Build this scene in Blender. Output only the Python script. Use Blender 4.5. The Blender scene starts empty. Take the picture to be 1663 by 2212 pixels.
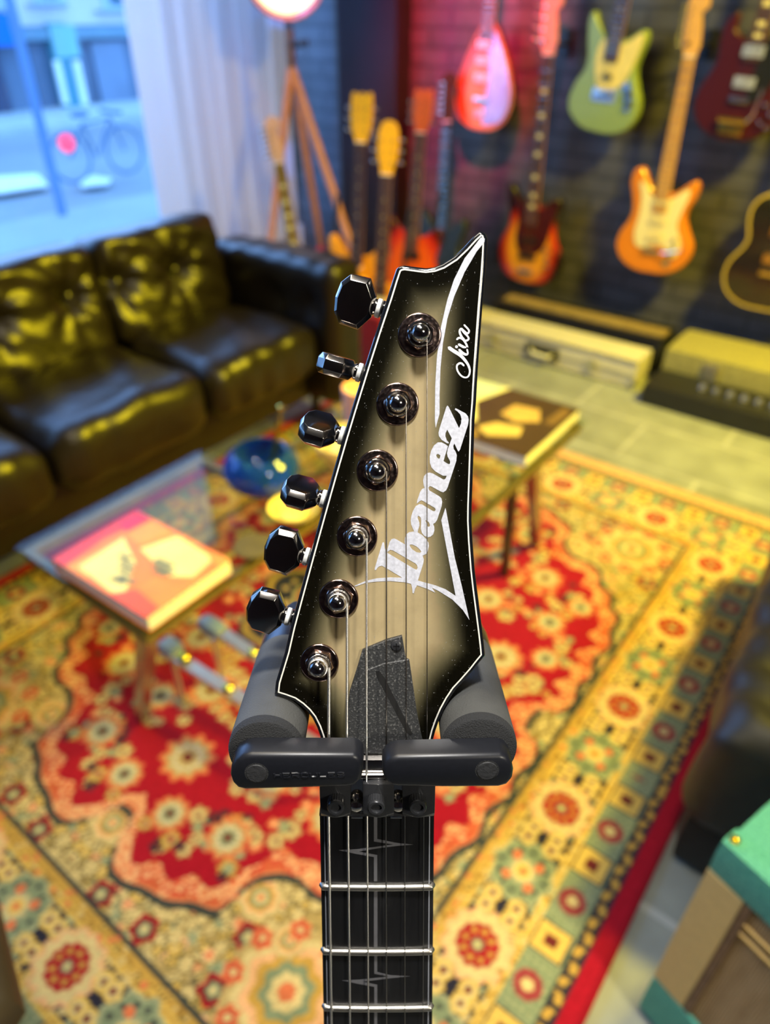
import bpy, bmesh, math, random
import numpy as np
from mathutils import Vector, Matrix, geometry
random.seed(7); rng = np.random.default_rng(7)
S = bpy.context.scene
COL = S.collection
pi = math.pi

# ------------------------------------------------------------------ camera
CH, PITCH, YAW, FPX = 1.30, math.radians(35.5), math.radians(37.5), 1534.0
CAM = Vector((0, 0, CH))
fw = Vector((-math.sin(YAW), math.cos(YAW), 0)); Rv = Vector((math.cos(YAW), math.sin(YAW), 0)); up = Vector((0, 0, 1))
Fv = math.cos(PITCH)*fw - math.sin(PITCH)*up
Uv = math.sin(PITCH)*fw + math.cos(PITCH)*up
cd = bpy.data.cameras.new('camera'); cam = bpy.data.objects.new('camera', cd); COL.objects.link(cam)
cam.matrix_world = Matrix((Rv, Uv, -Fv)).transposed().to_4x4(); cam.location = CAM
cd.sensor_fit = 'HORIZONTAL'; cd.sensor_width = 36; cd.lens = FPX/1663*36
cd.clip_start = 0.01; cd.clip_end = 200
cd.dof.use_dof = True; cd.dof.focus_distance = 0.256; cd.dof.aperture_fstop = 8.6
S.camera = cam

def ray(x, y): return Fv + ((x-831.5)/FPX)*Rv - ((y-1106)/FPX)*Uv
def onx(x, y, X): r = ray(x, y); return CAM + r*(X/r.x)
def ony(x, y, Y): r = ray(x, y); return CAM + r*(Y/r.y)
def onz(x, y, Z): r = ray(x, y); return CAM + r*((Z-CH)/r.z)

# ------------------------------------------------------------------ view, world, big lights
vs = S.view_settings; vs.view_transform = 'Standard'; vs.look = 'None'; vs.gamma = 1; vs.use_curve_mapping = False
vs.exposure = 0.0
W = bpy.data.worlds.new('world'); S.world = W; W.use_nodes = True
bg = W.node_tree.nodes['Background']; bg.inputs[0].default_value = (0.23, 0.52, 1.0, 1); bg.inputs[1].default_value = 3.7

def area(name, loc, target, size, power, color, sy=None, spread=180):
    l = bpy.data.lights.new(name, 'AREA'); l.energy = power; l.color = color; l.size = size
    l.spread = math.radians(spread)
    if sy: l.shape = 'RECTANGLE'; l.size_y = sy
    o = bpy.data.objects.new(name, l); COL.objects.link(o); o.location = loc
    o.rotation_euler = (Vector(target)-Vector(loc)).to_track_quat('-Z', 'Y').to_euler(); return o
def spot(name, loc, target, power, color, angle, blend=0.6, rad=0.05):
    l = bpy.data.lights.new(name, 'SPOT'); l.energy = power; l.color = color
    l.spot_size = math.radians(angle); l.spot_blend = blend; l.shadow_soft_size = rad
    o = bpy.data.objects.new(name, l); COL.objects.link(o); o.location = loc
    o.rotation_euler = (Vector(target)-Vector(loc)).to_track_quat('-Z', 'Y').to_euler(); return o
YEL = (1.0, 0.80, 0.06)
area('yellow_stage_light', (0.6, 2.0, 2.75), (-0.3, 2.75, 0.2), 0.3, 84, YEL, spread=112)
spot('yellow_floor_light', (0.75, 0.35, 2.3), (0.05, 0.80, 0.0), 60, (1, .85, .02), 20, .5, .03)
spot('yellow_sofa_light', (0.9, 1.9, 1.9), (-1.9, 0.70, 0.45), 640, (1.0, .78, .01), 38, .6, .38)
area('warm_ceiling_panel', (-0.75, 0.30, 2.75), (-0.65, 0.4, 0.0), 0.7, 11.5, (1.0, 0.88, 0.68), spread=140)
area('amp_fill_light', (1.9, -0.2, 2.4), (0.2, 0.6, 0.2), 0.35, 10, (1.0, 0.92, 0.76), spread=80)  # unseen fill light, added to brighten the amplifier and the floor by it
area('white_display_light', (-0.06, 0.10, 2.15), (-0.14, 0.19, 1.12), 0.12, 2.0, (1.0, 0.97, 0.93), spread=60)
spot('magenta_wall_light', (-1.45, 1.95, 2.45), (-2.04, 3.28, 1.17), 900, (1.0, 0.01, 0.10), 33, .9, .04)
spot('blue_corner_light', (-1.6, 2.1, 2.5), (-2.95, 3.28, 0.85), 420, (0.03, 0.20, 1.0), 22, .5, .05)
spot('amber_guitar_fill', (-1.0, 1.3, 2.3), (-1.92, 2.40, 0.45), 70, (1.0, 0.72, 0.22), 24, .8, .05)  # unseen warm fill, added to brighten the golden guitars
spot('pink_lamp_light', (-1.7, 1.5, 2.5), (-2.6, 2.7, 0.9), 30, (1.0, 0.12, 0.18), 30, .7, .05)
area('window_daylight', (-3.6, 1.5, 1.7), (-1.0, 1.5, 0.4), 2.6, 85, (0.28, 0.50, 1.0), 1.7)

# ------------------------------------------------------------------ node helpers
def srgb(r, g, b):
    f = lambda c: (c/255/12.92) if c/255 <= .04045 else ((c/255+.055)/1.055)**2.4
    return (f(r), f(g), f(b), 1)
class NT:
    def __init__(s, name):
        s.m = bpy.data.materials.new(name); s.m.use_nodes = True; s.t = s.m.node_tree
        s.p = s.t.nodes['Principled BSDF']
    def n(s, typ, **k):
        nd = s.t.nodes.new(typ)
        for a, v in k.items():
            if a[0] == '_': nd.inputs[a[1:].replace('_', ' ')].default_value = v
            else: setattr(nd, a, v)
        return nd
    def l(s, a, b): s.t.links.new(a, b)
    def obj(s, scale=(1, 1, 1)):
        tc = s.n('ShaderNodeTexCoord'); mp = s.n('ShaderNodeMapping'); mp.inputs['Scale'].default_value = scale
        s.l(tc.outputs['Object'], mp.inputs[0]); return mp.outputs[0]
    def ramp(s, fac, stops, interp='LINEAR'):
        r = s.n('ShaderNodeValToRGB'); r.color_ramp.interpolation = interp
        e = r.color_ramp.elements
        while len(e) < len(stops): e.new(.5)
        for el, (p, c) in zip(e, stops): el.position = p; el.color = c
        s.l(fac, r.inputs[0]); return r.outputs[0]
    def bump(s, h, strength=.3, dist=.01):
        b = s.n('ShaderNodeBump', _Strength=strength, _Distance=dist); s.l(h, b.inputs['Height']); s.l(b.outputs[0], s.p.inputs['Normal'])
def front_only(m, fr, mx):
    ge = m.n('ShaderNodeNewGeometry'); iv = m.n('ShaderNodeMath', operation='SUBTRACT'); iv.inputs[0].default_value = 1; m.l(ge.outputs['Backfacing'], iv.inputs[1])
    ml = m.n('ShaderNodeMath', operation='MULTIPLY'); m.l(fr.outputs[0], ml.inputs[0]); m.l(iv.outputs[0], ml.inputs[1]); m.l(ml.outputs[0], mx.inputs[0])
def mat(name, col, rough=.5, metal=0, noise=None, var=.25, bump=0, coat=0, trans=0, ior=1.45, spec=.5, emit=0, sheen=0):
    m = NT(name); p = m.p
    p.inputs['Base Color'].default_value = col; p.inputs['Roughness'].default_value = rough; p.inputs['Metallic'].default_value = metal
    p.inputs['Coat Weight'].default_value = coat; p.inputs['Coat Roughness'].default_value = .06
    p.inputs['Transmission Weight'].default_value = trans; p.inputs['IOR'].default_value = ior
    p.inputs['Specular IOR Level'].default_value = spec
    if sheen: p.inputs['Sheen Weight'].default_value = sheen
    if emit: p.inputs['Emission Color'].default_value = col; p.inputs['Emission Strength'].default_value = emit
    ns = noise or 40
    nz = m.n('ShaderNodeTexNoise', _Scale=ns, _Detail=4.0); m.l(m.obj(), nz.inputs['Vector'])
    d = tuple(c*(1-var) for c in col[:3])+(1,); b = tuple(min(1, c*(1+var*.6)) for c in col[:3])+(1,)
    if not trans and not emit: m.l(m.ramp(nz.outputs[0], [(.3, d), (.7, b)]), p.inputs['Base Color'])
    if bump: m.bump(nz.outputs[0], bump, .002)
    return m.m

# ------------------------------------------------------------------ mesh helpers
def link(name, me, m=None, parent=None, smooth=True, loc=None, mw=None):
    o = bpy.data.objects.new(name, me); COL.objects.link(o)
    if m is not None:
        for mm in (m if isinstance(m, (list, tuple)) else [m]): me.materials.append(mm)
    if smooth: me.polygons.foreach_set('use_smooth', [True]*len(me.polygons))
    if parent: o.parent = parent
    if loc is not None: o.location = loc
    if mw is not None: o.matrix_local = mw
    return o
def mesh(vs_, fs, name='mesh'):
    me = bpy.data.meshes.new(name); me.from_pydata([tuple(v) for v in vs_], [], fs); me.update(); return me
class MB:
    """collects shapes of ONE part"""
    def __init__(s): s.v = []; s.f = []; s.mi = []
    def add(s, v, f, M=None, mi=0):
        b = len(s.v)
        s.v += [(M @ Vector(p)) if M is not None else Vector(p) for p in v]
        s.f += [tuple(i+b for i in q) for q in f]; s.mi += [mi]*len(f); return s
    def box(s, lo, hi, M=None, mi=0):
        x0, y0, z0 = lo; x1, y1, z1 = hi
        return s.add([(x0, y0, z0), (x1, y0, z0), (x1, y1, z0), (x0, y1, z0), (x0, y0, z1), (x1, y0, z1), (x1, y1, z1), (x0, y1, z1)],
                     [(0, 3, 2, 1), (4, 5, 6, 7), (0, 1, 5, 4), (1, 2, 6, 5), (2, 3, 7, 6), (3, 0, 4, 7)], M, mi)
    def lathe(s, prof, seg=24, M=None, mi=0):
        v = []; f = []
        n = len(prof)
        for r, z in prof:
            for k in range(seg): a = 2*pi*k/seg; v.append((r*math.cos(a), r*math.sin(a), z))
        for i in range(n-1):
            for k in range(seg): k2 = (k+1) % seg; f.append((i*seg+k, i*seg+k2, (i+1)*seg+k2, (i+1)*seg+k))
        f.append(tuple(range(seg-1, -1, -1))); f.append(tuple(range((n-1)*seg, n*seg)))
        return s.add(v, f, M, mi)
    def tube(s, pts, r, seg=8, M=None, mi=0):
        pts = [Vector(p) for p in pts]; n = len(pts); v = []; f = []
        rr = r if isinstance(r, (list, tuple)) else [r]*n
        t0 = (pts[1]-pts[0]).normalized(); a = t0.orthogonal().normalized()
        for i, p in enumerate(pts):
            t = ((pts[min(i+1, n-1)]-pts[max(i-1, 0)])).normalized()
            a = (a - t*a.dot(t)).normalized(); b = t.cross(a)
            for k in range(seg):
                an = 2*pi*k/seg; v.append(p + rr[i]*(math.cos(an)*a + math.sin(an)*b))
        for i in range(n-1):
            for k in range(seg): k2 = (k+1) % seg; f.append((i*seg+k, i*seg+k2, (i+1)*seg+k2, (i+1)*seg+k))
        f.append(tuple(range(seg-1, -1, -1))); f.append(tuple(range((n-1)*seg, n*seg)))
        return s.add(v, f, M, mi)
    def prism(s, poly, z0, z1, bev=0, M=None, mi=0):
        """polygon (may be concave) extruded, small bevel on top"""
        poly = ccw(poly); n = len(poly); v = []; f = []
        rings = [(0, z0), (0, z1-bev)] + ([(bev, z1)] if bev else [])
        for ins, z in rings:
            for (x, y) in (inset(poly, ins) if ins else poly): v.append((x, y, z))
        for i in range(len(rings)-1):
            for k in range(n): k2 = (k+1) % n; f.append((i*n+k, i*n+k2, (i+1)*n+k2, (i+1)*n+k))
        base = (len(rings)-1)*n
        tr = geometry.tessellate_polygon([[Vector((p[0], p[1], 0)) for p in poly]])
        for t in tr:
            q = [Vector((poly[i][0], poly[i][1])) for i in t]
            if (q[1]-q[0]).cross(q[2]-q[0]) < 0: t = t[::-1]
            f.append(tuple(base+i for i in t)); f.append(tuple(t[::-1]))
        return s.add(v, f, M, mi)
    def rbox(s, lo, hi, r, res=(8, 8, 8), fn=None, M=None, mi=0):
        """rounded box with a grid on every face; fn(p, n) -> displaced point"""
        lo = Vector(lo); hi = Vector(hi); v = []; f = []
        for ax in range(3):
            a, b = (ax+1) % 3, (ax+2) % 3
            for sg in (0, 1):
                base = len(v); na, nb = res[a], res[b]
                for i in range(na+1):
                    for j in range(nb+1):
                        p = Vector((0, 0, 0)); p[ax] = hi[ax] if sg else lo[ax]
                        ca = (1-math.cos(pi*i/na))/2*.35 + i/na*.65; cb = (1-math.cos(pi*j/nb))/2*.35 + j/nb*.65
                        p[a] = lo[a]+(hi[a]-lo[a])*ca; p[b] = lo[b]+(hi[b]-lo[b])*cb
                        q = Vector([min(max(p[k], lo[k]+r), hi[k]-r) for k in range(3)])
                        d = p-q; nn = d.normalized() if d.length > 1e-9 else Vector((0, 0, 1))
                        p2 = q+nn*r
                        if fn: p2 = fn(p2, nn)
                        v.append(p2)
                for i in range(na):
                    for j in range(nb):
                        q = (base+i*(nb+1)+j, base+(i+1)*(nb+1)+j, base+(i+1)*(nb+1)+j+1, base+i*(nb+1)+j+1)
                        f.append(q if sg else q[::-1])
        return s.add(v, f, M, mi)
    def hull(s, pts, M=None, mi=0, bev=0, seg=2):
        bm = bmesh.new()
        for p in pts: bm.verts.new(p)
        r = bmesh.ops.convex_hull(bm, input=bm.verts)
        bmesh.ops.dissolve_limit(bm, angle_limit=.02, verts=bm.verts, edges=bm.edges)
        if bev: bmesh.ops.bevel(bm, geom=list(bm.edges), offset=bev, segments=seg, profile=.6, affect='EDGES')
        bm.verts.index_update()
        v = [x.co.copy() for x in bm.verts]; f = [tuple(q.index for q in x.verts) for x in bm.faces]; bm.free()
        return s.add(v, f, M, mi)
    def build(s, name, m, parent=None, smooth=True, auto=True, merge=True, **k):
        me = mesh(s.v, s.f, name)
        if any(s.mi): me.polygons.foreach_set('material_index', s.mi)
        if merge:
            bm = bmesh.new(); bm.from_mesh(me); bmesh.ops.remove_doubles(bm, verts=bm.verts, dist=1e-6)
            bm.to_mesh(me); bm.free()
        o = link(name, me, m, parent, smooth, **k)
        if smooth and auto:
            try: me.set_sharp_from_angle(angle=math.radians(38))
            except Exception: pass
        return o
def area2(p): return sum(p[i-1][0]*p[i][1]-p[i][0]*p[i-1][1] for i in range(len(p)))
def ccw(p): p = [tuple(q) for q in p]; return p if area2(p) > 0 else p[::-1]
def inset(p, d):
    n = len(p); out = []
    for i in range(n):
        a = Vector(p[i-1]); b = Vector(p[i]); c = Vector(p[(i+1) % n])
        e1 = (b-a).normalized(); e2 = (c-b).normalized()
        n1 = Vector((-e1.y, e1.x)); n2 = Vector((-e2.y, e2.x)); m_ = n1+n2
        if m_.length < 1e-6: m_ = n1
        m_.normalize(); k = max(.45, m_.dot(n1)); out.append(tuple(b+m_*(d/k)))
    return out
def catmull(p, sub=6, closed=True):
    n = len(p); out = []
    rng_ = range(n) if closed else range(n-1)
    for i in rng_:
        g = (lambda j: Vector(p[j % n])) if closed else (lambda j: Vector(p[min(max(j, 0), n-1)]))
        a, b, c, d = g(i-1), g(i), g(i+1), g(i+2)
        for k in range(sub):
            t = k/sub; out.append(.5*((2*b)+(c-a)*t+(2*a-5*b+4*c-d)*t*t+(3*b-3*c+d-a)*t**3))
    if not closed: out.append(Vector(p[-1]))
    return [tuple(q) for q in out]
def resample(p, step):
    out = []; n = len(p)
    for i in range(n):
        a = Vector(p[i]); b = Vector(p[(i+1) % n]); k = max(1, int((b-a).length/step))
        for j in range(k): out.append(tuple(a.lerp(b, j/k)))
    return out
def fill2d(loops, depth, name='fill'):
    """loops with holes -> solid mesh of given depth, centred on z=0 (2D curve filling)"""
    cu = bpy.data.curves.new(name, 'CURVE'); cu.dimensions = '2D'; cu.fill_mode = 'BOTH'; cu.extrude = depth/2
    K = 1000.0
    for lp in loops:
        sp = cu.splines.new('POLY'); sp.points.add(len(lp)-1); sp.use_cyclic_u = True
        for q, p in zip(sp.points, lp): q.co = (p[0]*K, p[1]*K, 0, 1)
    cu.extrude = depth/2*K
    o = bpy.data.objects.new('tmp', cu); COL.objects.link(o); bpy.context.view_layer.update()
    me = bpy.data.meshes.new_from_object(o.evaluated_get(bpy.context.evaluated_depsgraph_get()))
    bpy.data.objects.remove(o); bpy.data.curves.remove(cu)
    for v in me.vertices: v.co /= K
    me.materials.clear(); return me
def ribbon(pts, w, sub=5):
    """stroke polygon round a 2D polyline with round ends"""
    p = [Vector(q) for q in catmull(pts, sub, False)]; n = len(p)
    ww = w if isinstance(w, (list, tuple)) else [w, w]
    L = []; R = []
    for i in range(n):
        t = (p[min(i+1, n-1)]-p[max(i-1, 0)]).normalized(); nn = Vector((-t.y, t.x))
        k = i/(n-1)*(len(ww)-1); j = min(int(k), len(ww)-2); wi = ww[j]+(ww[j+1]-ww[j])*(k-j)
        L.append(p[i]+nn*wi/2); R.append(p[i]-nn*wi/2)
    t = (p[-1]-p[-2]).normalized(); e = [p[-1]+t*ww[-1]/2]
    t = (p[0]-p[1]).normalized(); s_ = [p[0]+t*ww[0]/2]
    return L, R, e, s_
def empty(name, M=None, loc=None, parent=None):
    o = bpy.data.objects.new(name, None); COL.objects.link(o); o.empty_display_size = .05
    if parent: o.parent = parent
    if M is not None: o.matrix_world = M
    if loc is not None: o.location = loc
    return o
def tag(o, label, cat, group=None, kind=None):
    o['label'] = label; o['category'] = cat
    if group: o['group'] = group
    if kind: o['kind'] = kind
    return o
def struct(o): o['kind'] = 'structure'; return o
def T(x, y, z): return Matrix.Translation((x, y, z))
def RX(a): return Matrix.Rotation(math.radians(a), 4, 'X')
def RY(a): return Matrix.Rotation(math.radians(a), 4, 'Y')
def RZ(a): return Matrix.Rotation(math.radians(a), 4, 'Z')

# ------------------------------------------------------------------ room
def brick_mat(name, c1, c2, mortar, w, h, ms, plane='XZ', rough=.55, off=(0, 0, 0), bump=.6, vary=None):
    m = NT(name); tc = m.n('ShaderNodeTexCoord'); sx = m.n('ShaderNodeSeparateXYZ'); cb = m.n('ShaderNodeCombineXYZ')
    m.l(tc.outputs['Object'], sx.inputs[0]); m.l(sx.outputs[plane[0]], cb.inputs[0]); m.l(sx.outputs[plane[1]], cb.inputs[1])
    mp = m.n('ShaderNodeMapping'); mp.inputs['Location'].default_value = off; m.l(cb.outputs[0], mp.inputs[0])
    br = m.n('ShaderNodeTexBrick', _Scale=1.0, _Mortar_Size=ms, _Mortar_Smooth=.3, _Bias=0.0, _Brick_Width=w, _Row_Height=h)
    br.inputs['Color1'].default_value = c1; br.inputs['Color2'].default_value = c2; br.inputs['Mortar'].default_value = mortar
    m.l(mp.outputs[0], br.inputs[0])
    nz = m.n('ShaderNodeTexNoise', _Scale=9.0, _Detail=6.0); m.l(mp.outputs[0], nz.inputs[0])
    mx = m.n('ShaderNodeMixRGB', blend_type='MULTIPLY', _Fac=.6); m.l(br.outputs[0], mx.inputs[1])
    m.l(m.ramp(nz.outputs[0], [(.3, (.6, .6, .6, 1)), (.7, (1.15, 1.15, 1.15, 1))]), mx.inputs[2]); m.l(mx.outputs[0], m.p.inputs['Base Color'])
    m.p.inputs['Roughness'].default_value = rough
    mh = m.n('ShaderNodeMath', operation='SUBTRACT'); mh.inputs[0].default_value = 1; m.l(br.outputs['Fac'], mh.inputs[1])
    ad = m.n('ShaderNodeMath', operation='MULTIPLY_ADD'); m.l(nz.outputs[0], ad.inputs[0]); ad.inputs[1].default_value = .25; m.l(mh.outputs[0], ad.inputs[2])
    m.bump(ad.outputs[0], bump, .008); return m.m
WY, WX = 3.28, -3.15
m_brick = brick_mat('black_painted_brick', (.085, .080, .080, 1), (.066, .063, .064, 1), (.045, .044, .046, 1), .225, .076, .008, 'XZ', .5)
m_floor = brick_mat('grey_floor_tile', (.30, .31, .27, 1), (.26, .27, .235, 1), (.42, .42, .38, 1), .57, .29, .009, 'XY', .42, (.10, -.19, 0), .12)
m_wood = mat('dark_brown_plaster', srgb(72, 48, 42), .8, noise=3)
m_ceil = mat('ceiling_paint', srgb(120, 112, 104), .9, noise=2)
m_trim = mat('window_trim_paint', srgb(214, 206, 206), .6, noise=5, var=.05)
def slab(name, lo, hi, m): return struct(MB().box(lo, hi).build(name, m, smooth=False))
slab('floor', (WX-.2, -2.2, -.1), (2.4, WY, 0), m_floor)
slab('wall_back', (WX-.2, WY, -.1), (2.4, WY+.15, 2.9), m_brick)
slab('ceiling', (WX-.2, -2.2, 2.9), (2.4, WY+.15, 3.0), m_ceil)
slab('wall_right', (2.4, -2.2, -.1), (2.55, WY+.15, 3.0), m_wood)
slab('wall_front', (WX-.2, -2.35, -.1), (2.55, -2.2, 3.0), m_wood)
b = MB(); b.box((WX-.15, -2.2, 0), (WX, WY, .22)); b.box((WX-.15, -2.2, 2.6), (WX, WY, 2.9)); b.box((WX-.15, -2.2, .22), (WX, -1.6, 2.6))
struct(b.build('wall_left', m_trim, smooth=False))
m_alu = mat('window_frame_metal', srgb(150, 165, 185), .4, .6)
win = MB().box((WX-.1, -1.6, .22), (WX-.04, WY, .27)).box((WX-.1, -1.6, 2.55), (WX-.04, WY, 2.6)).box((WX-.1, -1.6, .27), (WX-.04, -1.55, 2.55)).box((WX-.1, WY-.06, .27), (WX-.04, WY-.001, 2.55)).build('window_1', m_alu, smooth=False)
struct(win)
g = NT('window_glass'); out = g.t.nodes['Material Output']
tr = g.n('ShaderNodeBsdfTransparent'); tr.inputs[0].default_value = (.93, .96, 1, 1); gl = g.n('ShaderNodeBsdfGlossy', _Roughness=.02)
fr = g.n('ShaderNodeFresnel', _IOR=1.4); mxs = g.n('ShaderNodeMixShader'); front_only(g, fr, mxs); g.l(tr.outputs[0], mxs.inputs[1]); g.l(gl.outputs[0], mxs.inputs[2]); g.l(mxs.outputs[0], out.inputs[0])
pane = MB().box((WX-.075, -1.55, .27), (WX-.067, WY-.06, 2.55)).build('pane', g.m, win, smooth=False)
# sheer curtain at the corner end of the window
cm = NT('curtain_cloth'); cm.p.inputs['Base Color'].default_value = (.80, .72, .70, 1); cm.p.inputs['Roughness'].default_value = .9
trl = cm.n('ShaderNodeBsdfTranslucent'); trl.inputs[0].default_value = (.85, .78, .76, 1); mx = cm.n('ShaderNodeMixShader', _Fac=.6)
cm.l(cm.p.outputs[0], mx.inputs[1]); cm.l(trl.outputs[0], mx.inputs[2]); cm.l(mx.outputs[0], cm.t.nodes['Material Output'].inputs[0])
v = []; f = []; ny, nz_ = 150, 10
for side in (0, 1):
    for i in range(ny+1):
        y = 2.17+.89*i/ny; am = min(1, max(.08, (y-2.30)/.1))
        for j in range(nz_+1):
            z = .03+2.75*j/nz_; x = WX+.14+am*(.028*math.sin(y*58+.6*math.sin(z*2))+.012*math.sin(y*23+z))+side*.002
            v.append((x, y, z))
for side in (0, 1):
    o_ = side*(ny+1)*(nz_+1)
    for i in range(ny):
        for j in range(nz_):
            q = (o_+i*(nz_+1)+j, o_+(i+1)*(nz_+1)+j, o_+(i+1)*(nz_+1)+j+1, o_+i*(nz_+1)+j+1); f.append(q if side else q[::-1])
c = link('curtain', mesh(v, f), cm.m); tag(c, 'pale pinkish sheer curtain hanging at the end of the shop window', 'curtain')
# dark pillar between blue wall and guitar wall
slab('wall_pillar', (-2.72, WY-.12, 0), (-2.36, WY, 2.9), mat('dark_pillar_paint', (.012, .006, .008, 1), .5, noise=8))

# ------------------------------------------------------------------ street outside
def flat(r, g_, b_, rough=.8, **k): return mat('street_%d_%d_%d' % (r, g_, b_), srgb(r, g_, b_), rough, noise=k.pop('noise', 1.2), var=k.pop('var', .12), **k)
GZ, FX = -1.0, -19.6
slab('ground_street', (-45, -25, GZ-.3), (WX-.22, 40, GZ), flat(150, 155, 160, var=.2, noise=.5))
slab('trim_sidewalk_far', (FX-.2, -10, GZ), (FX+2.6, 40, GZ+.14), flat(196, 200, 200))
slab('trim_sidewalk_near', (-9.4, -10, GZ), (WX-.3, 40, GZ+.1), flat(168, 172, 178, var=.15, noise=.6))
def fac(name, x0, y0, x1, y1, d0, d1, m, parent=None):
    """facade piece whose corners lie on the facade plane"""
    a = onx(x0, y0, FX); c_ = onx(x1, y1, FX)
    return MB().box((FX+d0, min(a.y, c_.y), min(a.z, c_.z)), (FX+d1, max(a.y, c_.y), max(a.z, c_.z))).build(name, m, parent, smooth=False)
bld = empty('building', loc=(FX, 12, GZ)); tag(bld, 'pale building across the street with grey shopfront and white double door', 'building')
bld_m = Matrix.Translation((-FX, -12, -GZ))
def bpart(o): o.parent = bld; o.matrix_parent_inverse = Matrix.Translation((FX, 12, GZ)).inverted(); return o
bpart(MB().box((FX-4, -8, onx(100, 56, FX).z), (FX, 38, 9)).build('wall', flat(226, 214, 220), smooth=False))
bpart(MB().box((FX-4, -8, GZ), (FX-.15, 38, onx(100, 56, FX).z)).build('shopfront', flat(112, 128, 150), smooth=False))
bpart(MB().box((FX-.15, -8, onx(100, 86, FX).z), (FX+.12, 38, onx(100, 58, FX).z)).build('fascia', flat(120, 150, 165), smooth=False))
m_dkw = flat(60, 82, 110, .3); m_wf = flat(190, 205, 215)
for (x0, y0, x1, y1) in ((58, -60, 140, 8), (207, -60, 300, 22), (-60, -60, 10, 20)):
    w_ = bpart(fac('window', x0, y0, x1, y1, 0, .08, m_wf))
    a = onx(x0, y0, FX); c_ = onx(x1, y1, FX)
    s_ = MB().box((FX+.09, a.y+.2, c_.z+.12), (FX+.1, c_.y-.2, a.z)).build('pane', flat(70, 110, 130, .2), smooth=False); s_.parent = w_
    bpart(fac('window_sill', x0-4, y1, x1+4, y1+4, 0, .15, flat(150, 165, 175)))
bpart(fac('shop_window', 58, 92, 93, 238, -.12, -.02, m_dkw)); bpart(fac('shop_window', 196, 92, 290, 232, -.12, -.02, flat(126, 142, 165, .4)))
bpart(fac('shop_window', -80, 92, 30, 245, -.12, -.02, flat(64, 76, 104, .3)))
bpart(fac('door_surround', 94, 50, 172, 238, -.12, .14, flat(92, 152, 165)))
bpart(fac('transom', 98, 54, 166, 122, .14, .17, flat(140, 190, 190, .3)))
m_wd = flat(252, 250, 244); bpart(fac('door', 106, 130, 141, 224, .14, .2, m_wd)); bpart(fac('door', 148, 130, 183, 224, .14, .2, m_wd))
sg = fac('shop_sign', -60, 28, 24, 97, .3, .5, flat(0, 120, 220)); tag(sg, 'bright blue sign on the facade at the far left outside', 'sign')
pa, pb = onx(28, 80, -12), onz(112, 395, GZ)
pl = MB().tube([(-9.2, onx(70, 200, -9.2).y, GZ), (-9.2, onx(70, 200, -9.2).y, 3.2)], .06, 10).build('street_post', flat(110, 140, 180)); tag(pl, 'thin grey post at the kerb outside the window', 'post')
# road paint
def ground_quad(name, pts, z, m, lab, cat, grp=None):
    P = [onz(x, y, z) for x, y in pts]; o = MB().prism([(p.x, p.y) for p in P], z-.02, z+.004).build(name, m, smooth=False); tag(o, lab, cat, grp); return o
m_paint = flat(255, 255, 255, .6)
ground_quad('road_marking', [(-40, 384), (80, 376), (104, 400), (-40, 422)], GZ+.104, m_paint, 'large white patch of road paint at the left outside the window', 'road marking')
ground_quad('road_marking', [(172, 392), (200, 380), (240, 386), (232, 396), (176, 402)], GZ+.104, m_paint, 'small white patch of road paint outside, right of the dark bicycle', 'road marking')
# red-lit bicycle shape seen outside by the kerb
bk = empty('bicycle', loc=onz(165, 395, GZ+.112)); tag(bk, 'dark bicycle with a red light parked at the kerb outside', 'bicycle')
m_bk = flat(96, 124, 160); m_rd = mat('red_light', (1, .05, .1, 1), .4, emit=1.6)
for dx in (-.0, .95):
    a = MB(); a.tube([(0, dx+.33*math.cos(t*pi/12), .34+.33*math.sin(t*pi/12)) for t in range(25)], .022, 6); a.build('wheel', m_bk, bk)
a = MB(); a.tube([(0, 0, .34), (0, .3, .75), (0, .8, .8), (0, .95, .34)], .02, 6); a.tube([(0, .3, .75), (0, .45, .3), (0, .8, .8)], .02, 6); a.build('frame', m_bk, bk)
MB().box((-.25, .8, .85), (.25, .86, .9)).build('handlebar', m_bk, bk); MB().rbox((-.07, .18, .84), (.07, .42, .92), .03, (3, 3, 3)).build('saddle', m_bk, bk)
MB().lathe([(0.001, -.05), (.10, -.03), (.12, .03), (.001, .06)], 16, T(.05, -.05, .55) @ RY(90)).build('lamp', m_rd, bk)

# ------------------------------------------------------------------ sofa
m_lea = NT('black_leather'); m_lea.p.inputs['Base Color'].default_value = (.010, .007, .004, 1); m_lea.p.inputs['Roughness'].default_value = .36
n1 = m_lea.n('ShaderNodeTexNoise', _Scale=8.0, _Detail=5.0, _Distortion=.6); m_lea.l(m_lea.obj(), n1.inputs[0])
m_lea.bump(n1.outputs[0], .35, .02)
LE = m_lea.m
def tuft(axis, buttons, s=.05, k=.045):
    def fn(p, n):
        if n[axis] < .3: return p
        o1, o2 = [a for a in range(3) if a != axis]; d = 0
        for bb in buttons:
            du, dv = p[o1]-bb[0], p[o2]-bb[1]; r = math.hypot(du, dv); th = math.atan2(dv, du)
            d -= k*math.exp(-(r/s)**2)+.016*math.exp(-r/.11)*(.5+.5*math.cos(9*th+1))
        q = p.copy(); q[axis] += d*n[axis]; return q
    return fn
sofa = empty('sofa', loc=(-1.85, .7, 0)); tag(sofa, 'long black leather sofa with buttoned back cushions under the shop window', 'sofa')
SM = T(1.85, -.7, 0)
seams = [-.84, -.32, .19, .70, 1.21, 1.70]
MB().rbox((-2.12, -.86, .12), (-1.66, 1.84, .28), .02, (4, 4, 3), M=SM).build('base', LE, sofa)
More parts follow.
